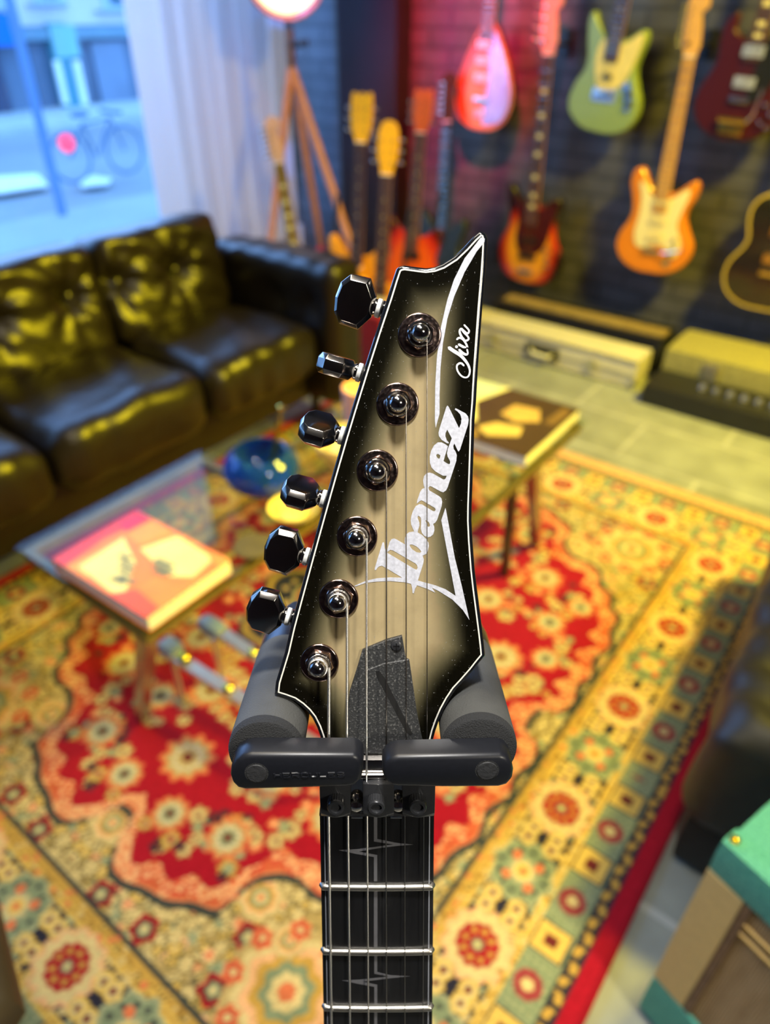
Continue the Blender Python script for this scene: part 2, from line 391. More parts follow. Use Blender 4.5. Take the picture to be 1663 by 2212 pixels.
for i in range(len(seams)-1):
    y0, y1 = seams[i]+.003, seams[i+1]-.003; ym = (y0+y1)/2
    def puff(p, n, y0=y0, y1=y1):
        q = p.copy(); e = min(p.y-y0, y1-p.y)
        if n.z > .3: q.z += .025*(1-math.exp(-e/.08))+.004*math.sin(p.y*31+p.x*14)+.002*math.sin(p.x*40+p.y*9)
        if n.x > .3: q.x += .018*(1-math.exp(-e/.08))+.004*math.sin(p.y*48+math.sin(p.y*9)*2)
        return q
    MB().rbox((-2.02, y0, .25), (-1.575, y1, .42), .055, (26, 36, 8), puff, SM).build('seat_cushion', LE, sofa)
    bm_ = SM @ T(-1.98, 0, .40) @ RY(-8) @ T(1.98, 0, -.40)
    bt = [(ym-.12, .60), (ym+.13, .60)] if i % 2 else [(ym+.02, .585), (ym-.2, .60)]
    tf = tuft(0, bt)
    def backf(p, n, y0=y0, y1=y1, tf=tf):
        q = tf(p, n); e = min(p.y-y0, y1-p.y)
        if n.x > .3: q.x += .03*(1-math.exp(-e/.09))+.004*math.sin(p.z*70+p.y*30)
        return q
    MB().rbox((-2.16, y0, .40), (-1.985, y1, .735), .045, (6, 40, 34), backf, bm_).build('back_cushion', LE, sofa)
    for (by, bz) in bt:
        MB().lathe([(.013, -.004), (.012, .003), (.006, .006)], 12, bm_ @ T(-1.985, by, bz) @ RY(90)).build('button', LE, sofa)
MB().rbox((-2.25, -.86, .12), (-2.15, 1.72, .64), .04, (4, 20, 8), M=SM).build('back_frame', LE, sofa)
for (a0, a1, sgn) in ((1.705, 1.87, -1), (-1.01, -.845, 1)):
    tf = tuft(1, [(-1.66, .5), (-1.82, .5)], .04, .03)
    def armf(p, n, sgn=sgn):
        q = p.copy()
        if n.y*sgn > .3:
            for bx in (-1.64, -1.80):
                r = math.hypot(p.x-bx, p.z-.48); q.y -= sgn*(.03*math.exp(-(r/.045)**2))
        if n.z > .3: q.z += .012*math.sin((p.x+2.05)*5)+.004*math.sin(p.x*60)
        return q
    MB().rbox((-2.16, a0, .12), (-1.52, a1, .615), .05, (26, 8, 22), armf, SM).build('armrest', LE, sofa)
for (x, y) in ((-1.7, -.8), (-1.7, 1.78), (-2.1, -.8), (-2.1, 1.78)):
    MB().lathe([(.015, 0), (.02, .125)], 12, SM @ T(x, y, 0)).build('leg', mat('sofa_leg_wood', (.02, .012, .008, 1), .4), sofa)

# ------------------------------------------------------------------ floor lamp on tripod
m_lw = mat('lamp_wood', srgb(205, 140, 110), .5, noise=20, var=.15)
lamp = empty('floor_lamp', loc=(-2.6, 2.7, 0)); tag(lamp, 'wooden tripod floor lamp with a round glowing head beside the curtain', 'lamp')
hub = Vector((0, 0, 1.08))
for ft in ((.46, .02), (.06, -.40), (-.16, .35)):
    e_ = Vector((ft[0], ft[1], .005)); MB().tube([hub, hub.lerp(e_, .5), e_], [.02, .019, .016], 8).build('leg', m_lw, lamp)
MB().tube([(0, 0, .98), (0, 0, 1.22)], .022, 12).build('stem', mat('lamp_stem_metal', (.3, .18, .12, 1), .35, .7), lamp)
MB().tube([(.02, 0, 1.16), (.09, .02, 1.17)], .013, 8).build('knob', mat('lamp_knob', (.03, .03, .03, 1), .4), lamp)
LMh = T(0, 0, 1.405) @ Matrix((Vector((.92, .0, .39)).normalized(), Vector((0, 1, 0)), Vector((.6, -.78, 0)).normalized())).to_4x4()
zax = (CAM-Vector((-2.6, 2.7, 1.4))).normalized(); zax = (zax+Vector((.15, .1, 0))).normalized(); xax = Vector((0, 0, 1)).cross(zax).normalized(); yax = zax.cross(xax)
LMh = T(0, 0, 1.425) @ Matrix((xax, yax, zax)).transposed().to_4x4()
MB().lathe([(.05, -.13), (.12, -.10), (.175, -.02), (.182, .012), (.176, .014), (.168, -.005), (.10, -.04)], 40, LMh).build('shade', mat('lamp_shade_metal', srgb(200, 130, 140), .3, .8), lamp)
MB().lathe([(.001, -.012), (.158, -.01), (.155, .004), (.09, .018), (.001, .022)], 40, LMh).build('diffuser', mat('lamp_diffuser', (1, .82, .55, 1), .5, emit=1.35), lamp)
MB().tube([LMh @ Vector((.12*math.cos(t*pi/16), .12*math.sin(t*pi/16), .028)) for t in range(18, 31)], .010, 8).build('tube_bulb', mat('lamp_bulb', (1, .93, .72, 1), .5, emit=4.5), lamp)

# ------------------------------------------------------------------ rug (woven pattern as per-vertex yarn colour)
RX0, RX1, RY0, RY1 = -1.756, -.020, -.10, 2.11
RCX, RCY = (RX0+RX1)/2, (RY0+RY1)/2
st = .0032
hx, hy = (RX1-RX0)/2, (RY1-RY0)/2
nx, nyy = int(hx/st)+1, int(hy/st)+1
ax_ = np.linspace(0, hx, nx); by_ = np.linspace(0, hy, nyy)
A, B = np.meshgrid(ax_, by_, indexing='ij')
def C(r, g_, b_): return np.array(srgb(r, g_, b_)[:3])
CRM, GLD, RED, DRK, ORG, GRN, NAV, PCH, TAN, YEL_, BRN, SAG = C(212, 188, 128), C(190, 148, 66), C(160, 16, 34), C(58, 62, 58), C(210, 112, 70), C(128, 138, 104), C(42, 40, 52), C(226, 170, 120), C(182, 156, 100), C(216, 178, 88), C(110, 40, 36), C(160, 160, 120)
IMG = np.zeros(A.shape+(3,)); IMG[:] = C(172, 146, 88)
def P(mask, c): IMG[mask] = c
def win_(cx, cy, r):
    i0, i1 = np.searchsorted(ax_, [cx-r, cx+r]); j0, j1 = np.searchsorted(by_, [cy-r, cy+r]); return slice(i0, i1), slice(j0, j1)
def flower(cx, cy, r, n=6, cols=(CRM, ORG, RED), lob=.2, rot=0, sq=1.0, ang=0):
    sl = win_(cx, cy, r*1.25/min(1, sq)); X = A[sl]-cx; Y = B[sl]-cy
    if X.size == 0: return
    c_, s_ = math.cos(ang), math.sin(ang); X, Y = X*c_+Y*s_, (-X*s_+Y*c_)*sq
    R = np.hypot(X, Y); TH = np.arctan2(Y, X); k = 1+lob*np.cos(n*TH+rot); sub = IMG[sl]
    m_ = len(cols)
    for i, col in enumerate(cols):
        fr_ = r*(1-i/m_); sub[R < fr_*(k if i < m_-1 else 1)] = col
# field outline of the medallion, quadrant polyline
Q = [(0, .675), (.025, .685), (.045, .73), (.072, .765), (.11, .77), (.15, .755), (.20, .745), (.24, .72), (.285, .70), (.29, .655), (.305, .61), (.35, .575), (.40, .575), (.44, .555), (.46, .51), (.50, .49), (.52, .44), (.55, .42), (.555, .36), (.575, .31), (.56, .25), (.578, .20), (.566, .15), (.58, .10), (.568, .06), (.53, .04), (.52, 0)]
Qc = catmull(Q, 4, False)
qa = np.array([math.atan2(q[1], q[0]) for q in Qc]); qr = np.array([math.hypot(*q) for q in Qc])
od = np.argsort(qa); TH0 = np.arctan2(B, A); R0 = np.hypot(A, B); QR = np.interp(TH0, qa[od], qr[od])
SD = (QR-R0)                                                      # >0 inside the red field
DE = np.minimum(hx-A, hy-B); DEx = hx-A; DEy = hy-B
rs = random.Random(3)
# cream ground with dense blossoms
for k in range(2300):
    cx, cy = rs.uniform(0, hx-.26), rs.uniform(0, hy-.26)
    i = min(nx-1, int(cx/st)); j = min(nyy-1, int(cy/st))
    if SD[i, j] > .01: continue
    t = rs.random()
    if t < .42: flower(cx, cy, rs.uniform(.009, .018), 5, (C(128, 108, 62), CRM, CRM, TAN), .2, rs.random()*6)
    elif t < .60: flower(cx, cy, rs.uniform(.009, .017), 5, (C(96, 92, 60), YEL_, GLD, CRM), .2)
    elif t < .72: flower(cx, cy, rs.uniform(.008, .014), 5, (SAG, GRN), .2)
    elif t < .80: flower(cx, cy, rs.uniform(.005, .010), 3, (DRK,), .3, 0, 2.5, rs.random()*3)
    elif t < .90: flower(cx, cy, rs.uniform(.007, .012), 5, (PCH, ORG), .2)
    else: flower(cx, cy, rs.uniform(.004, .008), 4, (TAN,), .3)
for (cx, cy) in ((.21, .80), (.375, .79), (.36, .70), (.53, .78), (.56, .60), (.585, .70), (.10, .81)):
    flower(cx, cy, .024, 5, (RED, BRN, GRN, CRM), .12)
# corner palmettes on the cream ground
for (cx, cy, r) in ((.47, .72, .10), (.33, .64, .042), (.42, .66, .03), (.0, .715, .042)):
    flower(cx, cy, r, 8, (TAN, CRM, PCH, GLD, GRN, CRM, ORG), .08)
for k in range(9): a_ = k*.7; flower(.47+.095*math.cos(a_), .72+.095*math.sin(a_), .018, 6, (ORG, C(190, 70, 50), CRM), .15)
# red field
P((SD > -.014) & (SD < 0), DRK); P(SD >= 0, C(206, 128, 84)); P(SD > .004, C(196, 92, 56))
for k in range(260):
    q = Qc[rs.randrange(len(Qc))]; s_ = 1-rs.uniform(.012, .045)/math.hypot(*q); flower(q[0]*s_, q[1]*s_, rs.uniform(.007, .014), 5, (PCH, ORG) if rs.random() < .6 else (C(200, 80, 55), PCH), .2)
P((SD > .040+.010*np.sin(TH0*60)) & (SD < 2), RED)
for k in range(420):
    cx, cy = rs.uniform(0, .56), rs.uniform(0, .74); i = min(nx-1, int(cx/st)); j = min(nyy-1, int(cy/st))
    if SD[i, j] < .06: continue
    t = rs.random(); w_ = .5+.5*math.sin(cx*19+1)*math.cos(cy*17)
    if w_ < .35: continue
    if t < .35: flower(cx, cy, rs.uniform(.010, .020), 6, (TAN, CRM, BRN), .2, rs.random()*6)
    elif t < .6: flower(cx, cy, rs.uniform(.008, .016), 5, (ORG, PCH), .2)
    elif t < .75: flower(cx, cy, rs.uniform(.010, .020), 7, (GLD, TAN, RED), .2)
    elif t < .88: flower(cx, cy, rs.uniform(.007, .014), 5, (NAV, BRN), .2)
    else: flower(cx, cy, rs.uniform(.007, .014), 5, (GRN, SAG), .2)
for (cx, cy, r) in ((0, .53, .048), (.073, .635, .032), (.20, .60, .036), (.18, .46, .034), (.33, .45, .04), (.42, .30, .034), (.38, .12, .045), (.47, .18, .03), (.10, .38, .04), (.25, .28, .04), (.46, .40, .03)):
    flower(cx, cy, r*1.15, 10, (ORG, TAN, C(200, 186, 150), GRN if r < .04 else TAN, BRN), .12)
# central medallion
for r, c_ in ((.26, DRK), (.25, GLD), (.235, NAV), (.17, CRM), (.16, RED), (.08, GRN), (.06, CRM), (.03, RED)):
    P(R0/(1+.09*np.cos(8*TH0)) < r, c_)
for k in range(60):
    a_ = rs.uniform(0, pi/2); r = rs.uniform(.03, .23); flower(r*math.cos(a_), r*math.sin(a_), rs.uniform(.008, .014), 5, (TAN, CRM, ORG), .2)
# borders, from the field outwards
def band(d0, d1, c_): P((DE >= d0) & (DE < d1), c_)
band(.262, .276, CRM); band(.272, .280, DRK); band(.255, .272, GLD)
band(.128, .255, NAV); band(.240, .255, YEL_); band(.244, .250, GLD); band(.128, .142, YEL_); band(.132, .137, GLD)
def along(side, t, d):       # a point at distance t along the side, depth d
    return (hx-d, t) if side == 0 else (t, hy-d)
def diag_ok(side, t): return t < (hy if side == 0 else hx)-.10
for side, L_, ph in ((0, hy, .0), (1, hx, .0)):
    for t in np.arange(0, L_-.12, .023):                          # small flowers on the dark band
        for d in (.150, .168, .215, .233): x, y = along(side, t+rs.uniform(-.004, .004), d+rs.uniform(-.004, .004)); flower(x, y, rs.uniform(.0045, .0085), 5, rs.choice(((CRM, GLD, NAV), (YEL_, TAN), (SAG, GRN), (CRM, TAN))), .2)
    # medallions every .158
    k = 0; t = ph
    while t < L_-.13:
        x, y = along(side, t, .192)
        if k % 2 == 0:
            flower(x, y, .058, 8, (SAG, PCH), .08); flower(x, y, .052, 8, (GRN, SAG), .08); flower(x, y, .020, 8, (CRM, YEL_, ORG), .15)
            for q in range(4): flower(x+.031*math.cos(q*pi/2+pi/4), y+.031*math.sin(q*pi/2+pi/4), .009, 4, (ORG,), .1)
            for q in range(12): flower(x+.042*math.cos(q*pi/6), y+.042*math.sin(q*pi/6), .0045, 4, (NAV,), .1)
        else:
            flower(x, y, .060, 12, (PCH, BRN), .06); flower(x, y, .053, 12, (CRM, TAN), .10); flower(x, y, .036, 12, (C(165, 40, 40), RED), .06)
            for q in range(8): flower(x+.024*math.cos(q*pi/4), y+.024*math.sin(q*pi/4), .005, 4, (GLD,), .1)
            flower(x, y, .010, 6, (GRN, CRM), .1)
        for s1 in (-1, 1):
            for s2 in (-1, 1): xx, yy = along(side, t+.079+s1*.012, .192+s2*.024); flower(xx, yy, .0165, 7, (YEL_, CRM, BRN), .08)
        t += .1575; k += 1
    for t in np.arange(0, L_-.13, .0085):
        x, y = along(side, t, rs.uniform(.243, .270)); flower(x, y, rs.uniform(.003, .006), 5, rs.choice(((C(150, 112, 48),), (CRM, GLD), (C(120, 96, 50), YEL_), (ORG,))), .2)
        x, y = along(side, t, rs.uniform(.129, .141)); flower(x, y, rs.uniform(.002, .0045), 5, rs.choice(((C(150, 112, 48),), (CRM,))), .2)
band(.064, .128, GRN)
for side, L_ in ((0, hy), (1, hx)):
    U_ = B if side == 0 else A; D_ = DEx if side == 0 else DEy; O_ = DEy if side == 0 else DEx
    inb = (D_ >= .064) & (D_ < .128) & (O_ > D_)
    s_ = (U_+.02) % .165; u = np.abs(s_-.0825)
    wv = ((np.sin(U_*420)+np.sin(D_*500+U_*90)) > .9) & inb; P(wv, SAG)
    P(inb & (u < .030) & (np.abs(D_-.096) < .030), NAV); P(inb & (np.maximum(u, np.abs(D_-.096)) < .026), YEL_); P(inb & (np.maximum(u, np.abs(D_-.096)) < .011), BRN)
    u2 = np.hypot(np.minimum(s_, .165-s_), D_-.096); P(inb & (u2 < .024), C(150, 60, 60)); P(inb & (u2 < .010), CRM)
    ino = (D_ >= .036) & (D_ < .064) & (O_ > D_)
    P(ino, NAV); P(ino & (np.abs(D_-.050+.004*np.sin(U_*110)) < .007) & (np.sin(U_*220) > -.5), GLD)
P((DE >= .058) & (DE < .064), DRK)
P(DEx < .036, RED); P(DEx < .012, C(140, 12, 28)); P((DEy < .03) & (DEx > .036), PCH); P((DEy < .018) & (DEx > .036), C(214, 160, 110))
nzv = rng.normal(0, 1, IMG.shape[:2]); IMG *= (1+.10*nzv)[..., None]; IMG = np.clip(IMG, 0, 1)
full = np.concatenate([IMG[::-1], IMG[1:]], 0); full = np.concatenate([full[:, ::-1], full[:, 1:]], 1)
full = full*(1+.05*rng.normal(0, 1, full.shape[:2]))[..., None]
gx = np.concatenate([-ax_[::-1], ax_[1:]]); gy = np.concatenate([-by_[::-1], by_[1:]])
NXX, NYY = len(gx), len(gy)
GX, GY = np.meshgrid(gx, gy, indexing='ij')
zz = .009+.0012*rng.random(GX.shape); co = np.stack([GX, GY, zz], -1).reshape(-1, 3)
idx = np.arange(NXX*NYY).reshape(NXX, NYY); fc = np.stack([idx[:-1, :-1], idx[1:, :-1], idx[1:, 1:], idx[:-1, 1:]], -1).reshape(-1, 4)
# skirt to the floor
ring = np.concatenate([idx[:, 0], idx[-1, 1:], idx[-2::-1, -1], idx[0, -2:0:-1]])
bot = co[ring].copy(); bot[:, 2] = .001; nb = len(ring); bi = np.arange(nb)+len(co)
sk = np.stack([ring, bi, np.roll(bi, -1), np.roll(ring, -1)], -1)
me = bpy.data.meshes.new('rug'); allco = np.concatenate([co, bot]); allf = np.concatenate([fc, sk])
me.vertices.add(len(allco)); me.vertices.foreach_set('co', allco.ravel().astype(np.float32))
me.loops.add(allf.size); me.loops.foreach_set('vertex_index', allf.ravel().astype(np.int32))
me.polygons.add(len(allf)); me.polygons.foreach_set('loop_start', (np.arange(len(allf))*4).astype(np.int32)); me.update(calc_edges=True)
ca = me.color_attributes.new('yarn', 'FLOAT_COLOR', 'POINT')
cc = np.ones((len(allco), 4), np.float32); cc[:len(co), :3] = np.clip(full.reshape(-1, 3), 0, 1); cc[len(co):, :3] = cc[ring, :3]
ca.data.foreach_set('color', cc.ravel())
rm = NT('rug_wool'); va = rm.n('ShaderNodeVertexColor', layer_name='yarn'); rm.l(va.outputs[0], rm.p.inputs['Base Color']); rm.p.inputs['Roughness'].default_value = .95
rm.p.inputs['Specular IOR Level'].default_value = .1; rm.p.inputs['Sheen Weight'].default_value = .15
rug = link('rug', me, rm.m, smooth=False, loc=(RCX, RCY, .001))
tag(rug, 'red and cream patterned oriental rug with a floral border on the tiled floor', 'rug')
# fringe on the far end
fb = MB()
for k in range(420):
    x = -hx+.02+(2*hx-.04)*k/419; dx = rs.uniform(-.004, .004); fb.tube([(x, hy-.002, .009), (x+dx, hy+.014, .005), (x+dx*2, hy+.028, .0022)], .0017, 4)
fr_o = fb.build('fringe', mat('rug_fringe_cotton', srgb(224, 176, 120), .95), rug, merge=False)

# ------------------------------------------------------------------ glass coffee tables
gm = NT('clear_table_glass'); gm.p.inputs['Base Color'].default_value = (.90, .97, .93, 1); o_ = gm.t.nodes['Material Output']
tr = gm.n('ShaderNodeBsdfTransparent'); tr.inputs[0].default_value = (.86, .90, .84, 1); gl = gm.n('ShaderNodeBsdfGlossy', _Roughness=.03); fr = gm.n('ShaderNodeFresnel', _IOR=1.2); mxs = gm.n('ShaderNodeMixShader')
front_only(gm, fr, mxs); gm.l(tr.outputs[0], mxs.inputs[1]); gm.l(gl.outputs[0], mxs.inputs[2]); gm.l(mxs.outputs[0], o_.inputs[0])
m_chr = mat('table_chrome', (.66, .62, .56, 1), .38, .85, var=.05)
m_stl = mat('table_steel_leg', (.46, .40, .33, 1), .25, .9, var=.1)
m_frm = mat('olive_edge_trim', srgb(120, 100, 52), .4)
def table(name, x0, y0, x1, y1, z, feet, label, grp, clear=()):
    t = empty(name, loc=((x0+x1)/2, (y0+y1)/2, 0)); M = T(-(x0+x1)/2, -(y0+y1)/2, 0); tag(t, label, 'table', grp)
    MB().rbox((x0, y0, z-.012), (x1, y1, z), .004, (2, 2, 2), M=M).build('tabletop', gm.m, t)
    fz = z-.0135
    b = MB()
    for (a, c_) in (((x0+.01, y0+.01), (x1-.01, y0+.026)), ((x0+.01, y1-.026), (x1-.01, y1-.01)), ((x0+.01, y0+.026), (x0+.026, y1-.026)), ((x1-.026, y0+.026), (x1-.01, y1-.026))):
        b.box((a[0], a[1], fz-.02), (c_[0], c_[1], fz), M)
    b.build('frame', m_frm, t, smooth=False)
    for kf, (tx, ty, fx_, fy_) in enumerate(feet):
        q = MB(); tp = Vector((tx, ty, fz-.02)); ft = Vector((fx_, fy_, .013)); d = .015
        q.hull([M @ (p+Vector((sx*d*(1 if p is tp else .75), sy*d*(1 if p is tp else .75), 0))) for p in (tp, ft) for sx in (-1, 1) for sy in (-1, 1)]); q.build('leg', gm.m if kf in clear else m_stl, t)
    return t, M
tA, MA = table('coffee_table', -1.29, .440, -.868, .93, .405, [(-.90, .465, -1.045, .478), (-1.26, .465, -1.22, .50), (-.90, .90, -.93, .86), (-1.26, .90, -1.22, .86)], 'glass-topped coffee table carrying the orange magazine, nearest the camera', 'glass coffee tables', (1, 2, 3))
for (xa, xb, y, z) in ((-1.03, -.56, .575, .155), (-.99, -.56, .64, .20)):
    pass
tB, MB_ = table('coffee_table', -1.16, .97, -.592, 1.66, .405, [(-.62, 1.00, -.64, 1.03), (-.615, 1.40, -.648, 1.57), (-1.13, 1.00, -1.11, 1.03), (-1.13, 1.63, -1.11, 1.60)], 'glass-topped coffee table behind the headstock carrying the white-edged art book', 'glass coffee tables', (0, 2, 3))
MB().tube([MB_ @ Vector((-.62, 1.31, .385)), MB_ @ Vector((-.655, 1.40, .013))], .014, 8).build('leg', mat('table_dark_leg', (.05, .03, .02, 1), .3), tB)
# low chrome trestle standing between the tables
trs = empty('trestle_base', loc=(-.85, .6, 0)); tag(trs, 'low chrome bar trestle with a blue-grey joint beside the orange magazine', 'trestle'); MT = T(.85, -.6, 0)
for (p, q_) in (((-1.03, .565, .165), (-.60, .59, .150)), ((-.985, .655, .20), (-.57, .66, .175))):
    p, q_ = Vector(p), Vector(q_); b = MB(); b.hull([MT @ (w_+Vector((0, dy, dz))) for w_ in (p, q_) for dy in (-.013, .013) for dz in (-.006, .006)]); b.build('bar', m_chr, trs)
m_bj = mat('blue_reflection_tint', srgb(120, 140, 176), .35, var=.1)  # pale blue reflection on the metal joints, put into their colour
MB().rbox((-1.05, .555, .145), (-1.00, .595, .185), .01, (3, 3, 3), M=MT).build('joint', m_bj, trs); MB().rbox((-1.01, .635, .18), (-.945, .675, .215), .012, (3, 3, 3), M=MT).build('joint', m_bj, trs)
for (x, y) in ((-1.02, .57), (-.98, .655), (-.60, .59), (-.58, .66)): MB().tube([MT @ Vector((x, y, .16)), MT @ Vector((x, y, .013))], .006, 8).build('leg', m_chr, trs)
for (x, y, z) in ((-.845, .577, .163), (-.85, .657, .195), (-.975, .572, .172)): MB().lathe([(.014, 0), (.0125, .005), (.009, .009), (.004, .011), (.0005, .0115)], 16, MT @ T(x, y, z)).build('yellow_glint', mat('yellow_glint_metal', (1, .80, .10, 1), .18, 1), trs)  # yellow domes added in place of the glints on the bars

# ------------------------------------------------------------------ things on the tables
def book(name, x0, y0, x1, y1, z, h, rot, cover, blocks, label, cat, page=(250, 246, 232)):
    cx, cy = (x0+x1)/2, (y0+y1)/2; e_ = empty(name, loc=(cx, cy, z+.0006)); e_.rotation_euler[2] = math.radians(rot); tag(e_, label, cat)
    w_, d_ = (x1-x0)/2, (y1-y0)/2
    MB().box((-w_+.004, -d_+.003, .0015), (w_-.001, d_-.001, h-.0008)).build('pages', mat(name+'_pages', srgb(*page), .85, noise=90, var=.08), e_, smooth=False)
    b = MB(); b.box((-w_, -d_, h-.0007), (w_, d_, h)); b.box((-w_, -d_, 0), (w_, d_, .0014)); b.box((-w_, -d_, .0014), (-w_+.003, d_, h-.0014)); cv = b.build('cover', mat(name+'_cover', cover, .45, noise=12, var=.15), e_, smooth=False)
    for i, (poly, colr) in enumerate(blocks):
        o = MB().prism([(-w_+u*2*w_, -d_+v_*2*d_) for u, v_ in poly], h, h+.0003+.00005*i).build('printed_panel', mat(name+'_ink_%d' % i, srgb(*colr), .45, noise=25, var=.12), e_, smooth=False)
    return e_
lines = []
for k, (u, v_, l_) in enumerate(((.58, .56, .16), (.60, .50, .20), (.66, .44, .12), (.40, .34, .14), (.46, .27, .12), (.52, .20, .16), (.50, .14, .12), (.34, .40, .1))):
    lines.append(([(u, v_), (u+l_, v_+.02), (u+l_, v_+.075), (u, v_+.055)], (120, 120, 70)))
book('magazine', -1.150, .452, -.872, .650, .405, .032, 1.5, srgb(246, 132, 10), [
    ([(0, 0), (.14, 0), (.10, .5), (.16, 1), (0, 1)], (222, 60, 20)), ([(.16, .02), (.36, .02), (.42, .3), (.20, .5)], (252, 160, 20)),
    ([(.22, .08), (.62, .04), (.70, .10), (.50, .44), (.20, .62)], (250, 232, 140)), ([(.40, .60), (.80, .50), (.93, .62), (.90, .92), (.50, .96)], (250, 232, 140)),
    ([(.62, .0), (1, .0), (.98, .16), (.72, .2)], (238, 90, 16)), ([(.74, .22), (1, .18), (1, .46), (.72, .42)], (250, 140, 10)), ([(.02, .74), (.16, .70), (.18, .98), (.02, .98)], (200, 34, 50)), ([(.86, .9), (1, .86), (1, 1), (.86, 1)], (250, 150, 20)), ([(.18, .68), (.38, .62), (.42, .96), (.2, .96)], (252, 150, 24))]+lines,
    'thick orange and cream magazine with red corners on the glass table', 'magazine')
book('art_book', -.985, 1.335, -.612, 1.64, .405, .030, 1, srgb(70, 52, 30), [
    ([(0, .0), (.42, .0), (.5, .3), (.35, .6), (.45, 1), (0, 1)], (232, 222, 150)), ([(0, .55), (.25, .5), (.38, .8), (.4, 1), (0, 1)], (196, 206, 170)), ([(.55, .2), (.66, .12), (.84, .26), (.80, .42), (.62, .36)], (205, 176, 96)),
    ([(.58, .52), (.72, .46), (.86, .58), (.78, .78), (.6, .74)], (196, 160, 86)), ([(.44, .06), (.62, .03), (.60, .12), (.46, .16)], (150, 120, 60)), ([(.1, .3), (.2, .26), (.24, .5), (.12, .54)], (150, 176, 150)), ([(.88, .6), (.96, .58), (.97, .9), (.9, .94)], (120, 92, 46))],
    'white-edged art book with a cream and brown picture cover on the far table', 'book', (246, 240, 222))
# blue glass bowl with brass spoon
bw = empty('glass_bowl', loc=(-1.03, .895, .4056)); tag(bw, 'deep blue faceted glass bowl on the glass table near the sofa', 'bowl')
bg_ = NT('blue_glass'); bg_.p.inputs['Base Color'].default_value = (.03, .16, .75, 1); bg_.p.inputs['Transmission Weight'].default_value = .75; bg_.p.inputs['Roughness'].default_value = .08; bg_.p.inputs['IOR'].default_value = 1.45
MB().lathe([(.026, 0), (.030, .004), (.050, .012), (.078, .036), (.086, .062), (.078, .090), (.058, .106), (.055, .104), (.073, .088), (.080, .062), (.073, .038), (.046, .017), (.001, .012)], 20, M=Matrix.Identity(4)).build('bowl_body', bg_.m, bw)
MB().lathe([(.024, -.001), (.027, -.001), (.027, .005), (.024, .006)], 20, T(0, 0, .0012)).build('foot_ring', m_chr, bw)
m_brs = mat('brass', (.85, .62, .10, 1), .22, 1, var=.1)
sp = empty('spoon', loc=(-1.03, .895, .425)); tag(sp, 'brass long-handled spoon standing in the blue glass bowl', 'spoon')
MB().tube([(0, 0, 0), (.012, .03, .07), (.018, .045, .14), (.022, .052, .17)], [.0035, .006, .005, .003], 8).build('handle', m_brs, sp)
MB().lathe([(.001, -.004), (.012, -.002), (.014, .003), (.001, .001)], 14, T(0, 0, .0)).build('spoon_head', m_brs, sp); MB().lathe([(.001, -.006), (.008, -.003), (.008, .003), (.001, .006)], 12, T(.023, .055, .175)).build('finial', m_brs, sp)
# candle tumbler, crystal dishes
cn = empty('candle', loc=(-1.02, 1.235, .4056)); tag(cn, 'tall pale pink candle tumbler on the far glass table behind the headstock', 'candle')
MB().lathe([(.040, 0), (.046, .004), (.049, .13), (.046, .131), (.044, .10), (.001, .10)], 28).build('tumbler', mat('pink_frosted_glass', srgb(236, 178, 160), .35, noise=6, var=.06), cn)
MB().lathe([(.001, .1005), (.043, .1005), (.042, .108), (.001, .109)], 24).build('wax', mat('candle_wax', srgb(240, 196, 166), .6), cn); MB().tube([(0, 0, .108), (.002, 0, .118)], .0012, 6).build('wick', mat('wick', (.02, .02, .02, 1), .9), cn)
cg = NT('cream_crystal'); cg.p.inputs['Base Color'].default_value = (1, .86, .5, 1); cg.p.inputs['Transmission Weight'].default_value = .45; cg.p.inputs['Roughness'].default_value = .15
def dish(x, y, r, h, lab, mm, z=.4056):
    e_ = empty('dish', loc=(x, y, z)); tag(e_, lab, 'dish')
    MB().lathe([(r*.5, 0), (r*.55, h*.1), (r*.9, h*.6), (r, h), (r*.94, h), (r*.82, h*.6), (r*.4, h*.16), (.001, h*.14)], 18).build('dish_body', mm, e_)
    MB().lathe([(r*.45, h*.16), (r*.6, h*.5), (r*.3, h*.8), (.001, h*.86)], 9).build('filling', mat('cream_sweets', srgb(246, 224, 140), .5), e_)
dish(-.955, 1.09, .075, .075, 'cream and gold crystal dish beside the blue glass bowl', cg.m)
dish(-.905, .86, .055, .03, 'low pale yellow dish half hidden behind the tuning pegs', mat('yellow_ceramic', srgb(240, 220, 130), .3))
cs = empty('coaster', loc=(-.90, .735, .4056)); tag(cs, 'dark round coaster on the glass table right of the orange magazine', 'coaster')
MB().lathe([(.040, 0), (.042, .003), (.040, .006), (.001, .006)], 28).build('disc', mat('coaster_cork', srgb(96, 84, 40), .8), cs)

# ------------------------------------------------------------------ leather footstool, amplifier, dark chair corner
m_blkf = mat('rubber_foot', (.02, .02, .02, 1), .7)
fs = empty('footstool', loc=(.25, 1.25, 0)); tag(fs, 'black leather footstool with a creased top at the rug edge behind the teal amplifier', 'footstool')
MF = T(-.25, -1.25, 0); MF = MF @ T(-.02, .86, 0) @ RZ(3.5) @ T(.02, -.86, 0)
def crease(p, n):
    q = p.copy()
    if n.z > .3: q.z += .006*math.sin(p.y*70+3*math.sin(p.x*12))+.012*math.exp(-((p.y-1.02)/.018)**2)*-.7+.01*(1-math.exp(-min(p.x+.02, .4)/.05))
    if n.x < -.3: q.x += .006*math.sin(p.y*30+p.z*14)
    return q
MB().rbox((-.026, .850, .15), (.52, 1.80, .405), .045, (30, 60, 14), crease, MF).build('seat_cushion', mat('footstool_leather', (.016, .014, .011, 1), .5, noise=30, bump=.25), fs)
MB().rbox((-.012, .872, .01), (.51, 1.63, .165), .02, (6, 6, 4), M=MF).build('base', mat('footstool_base', (.010, .009, .008, 1), .55), fs)
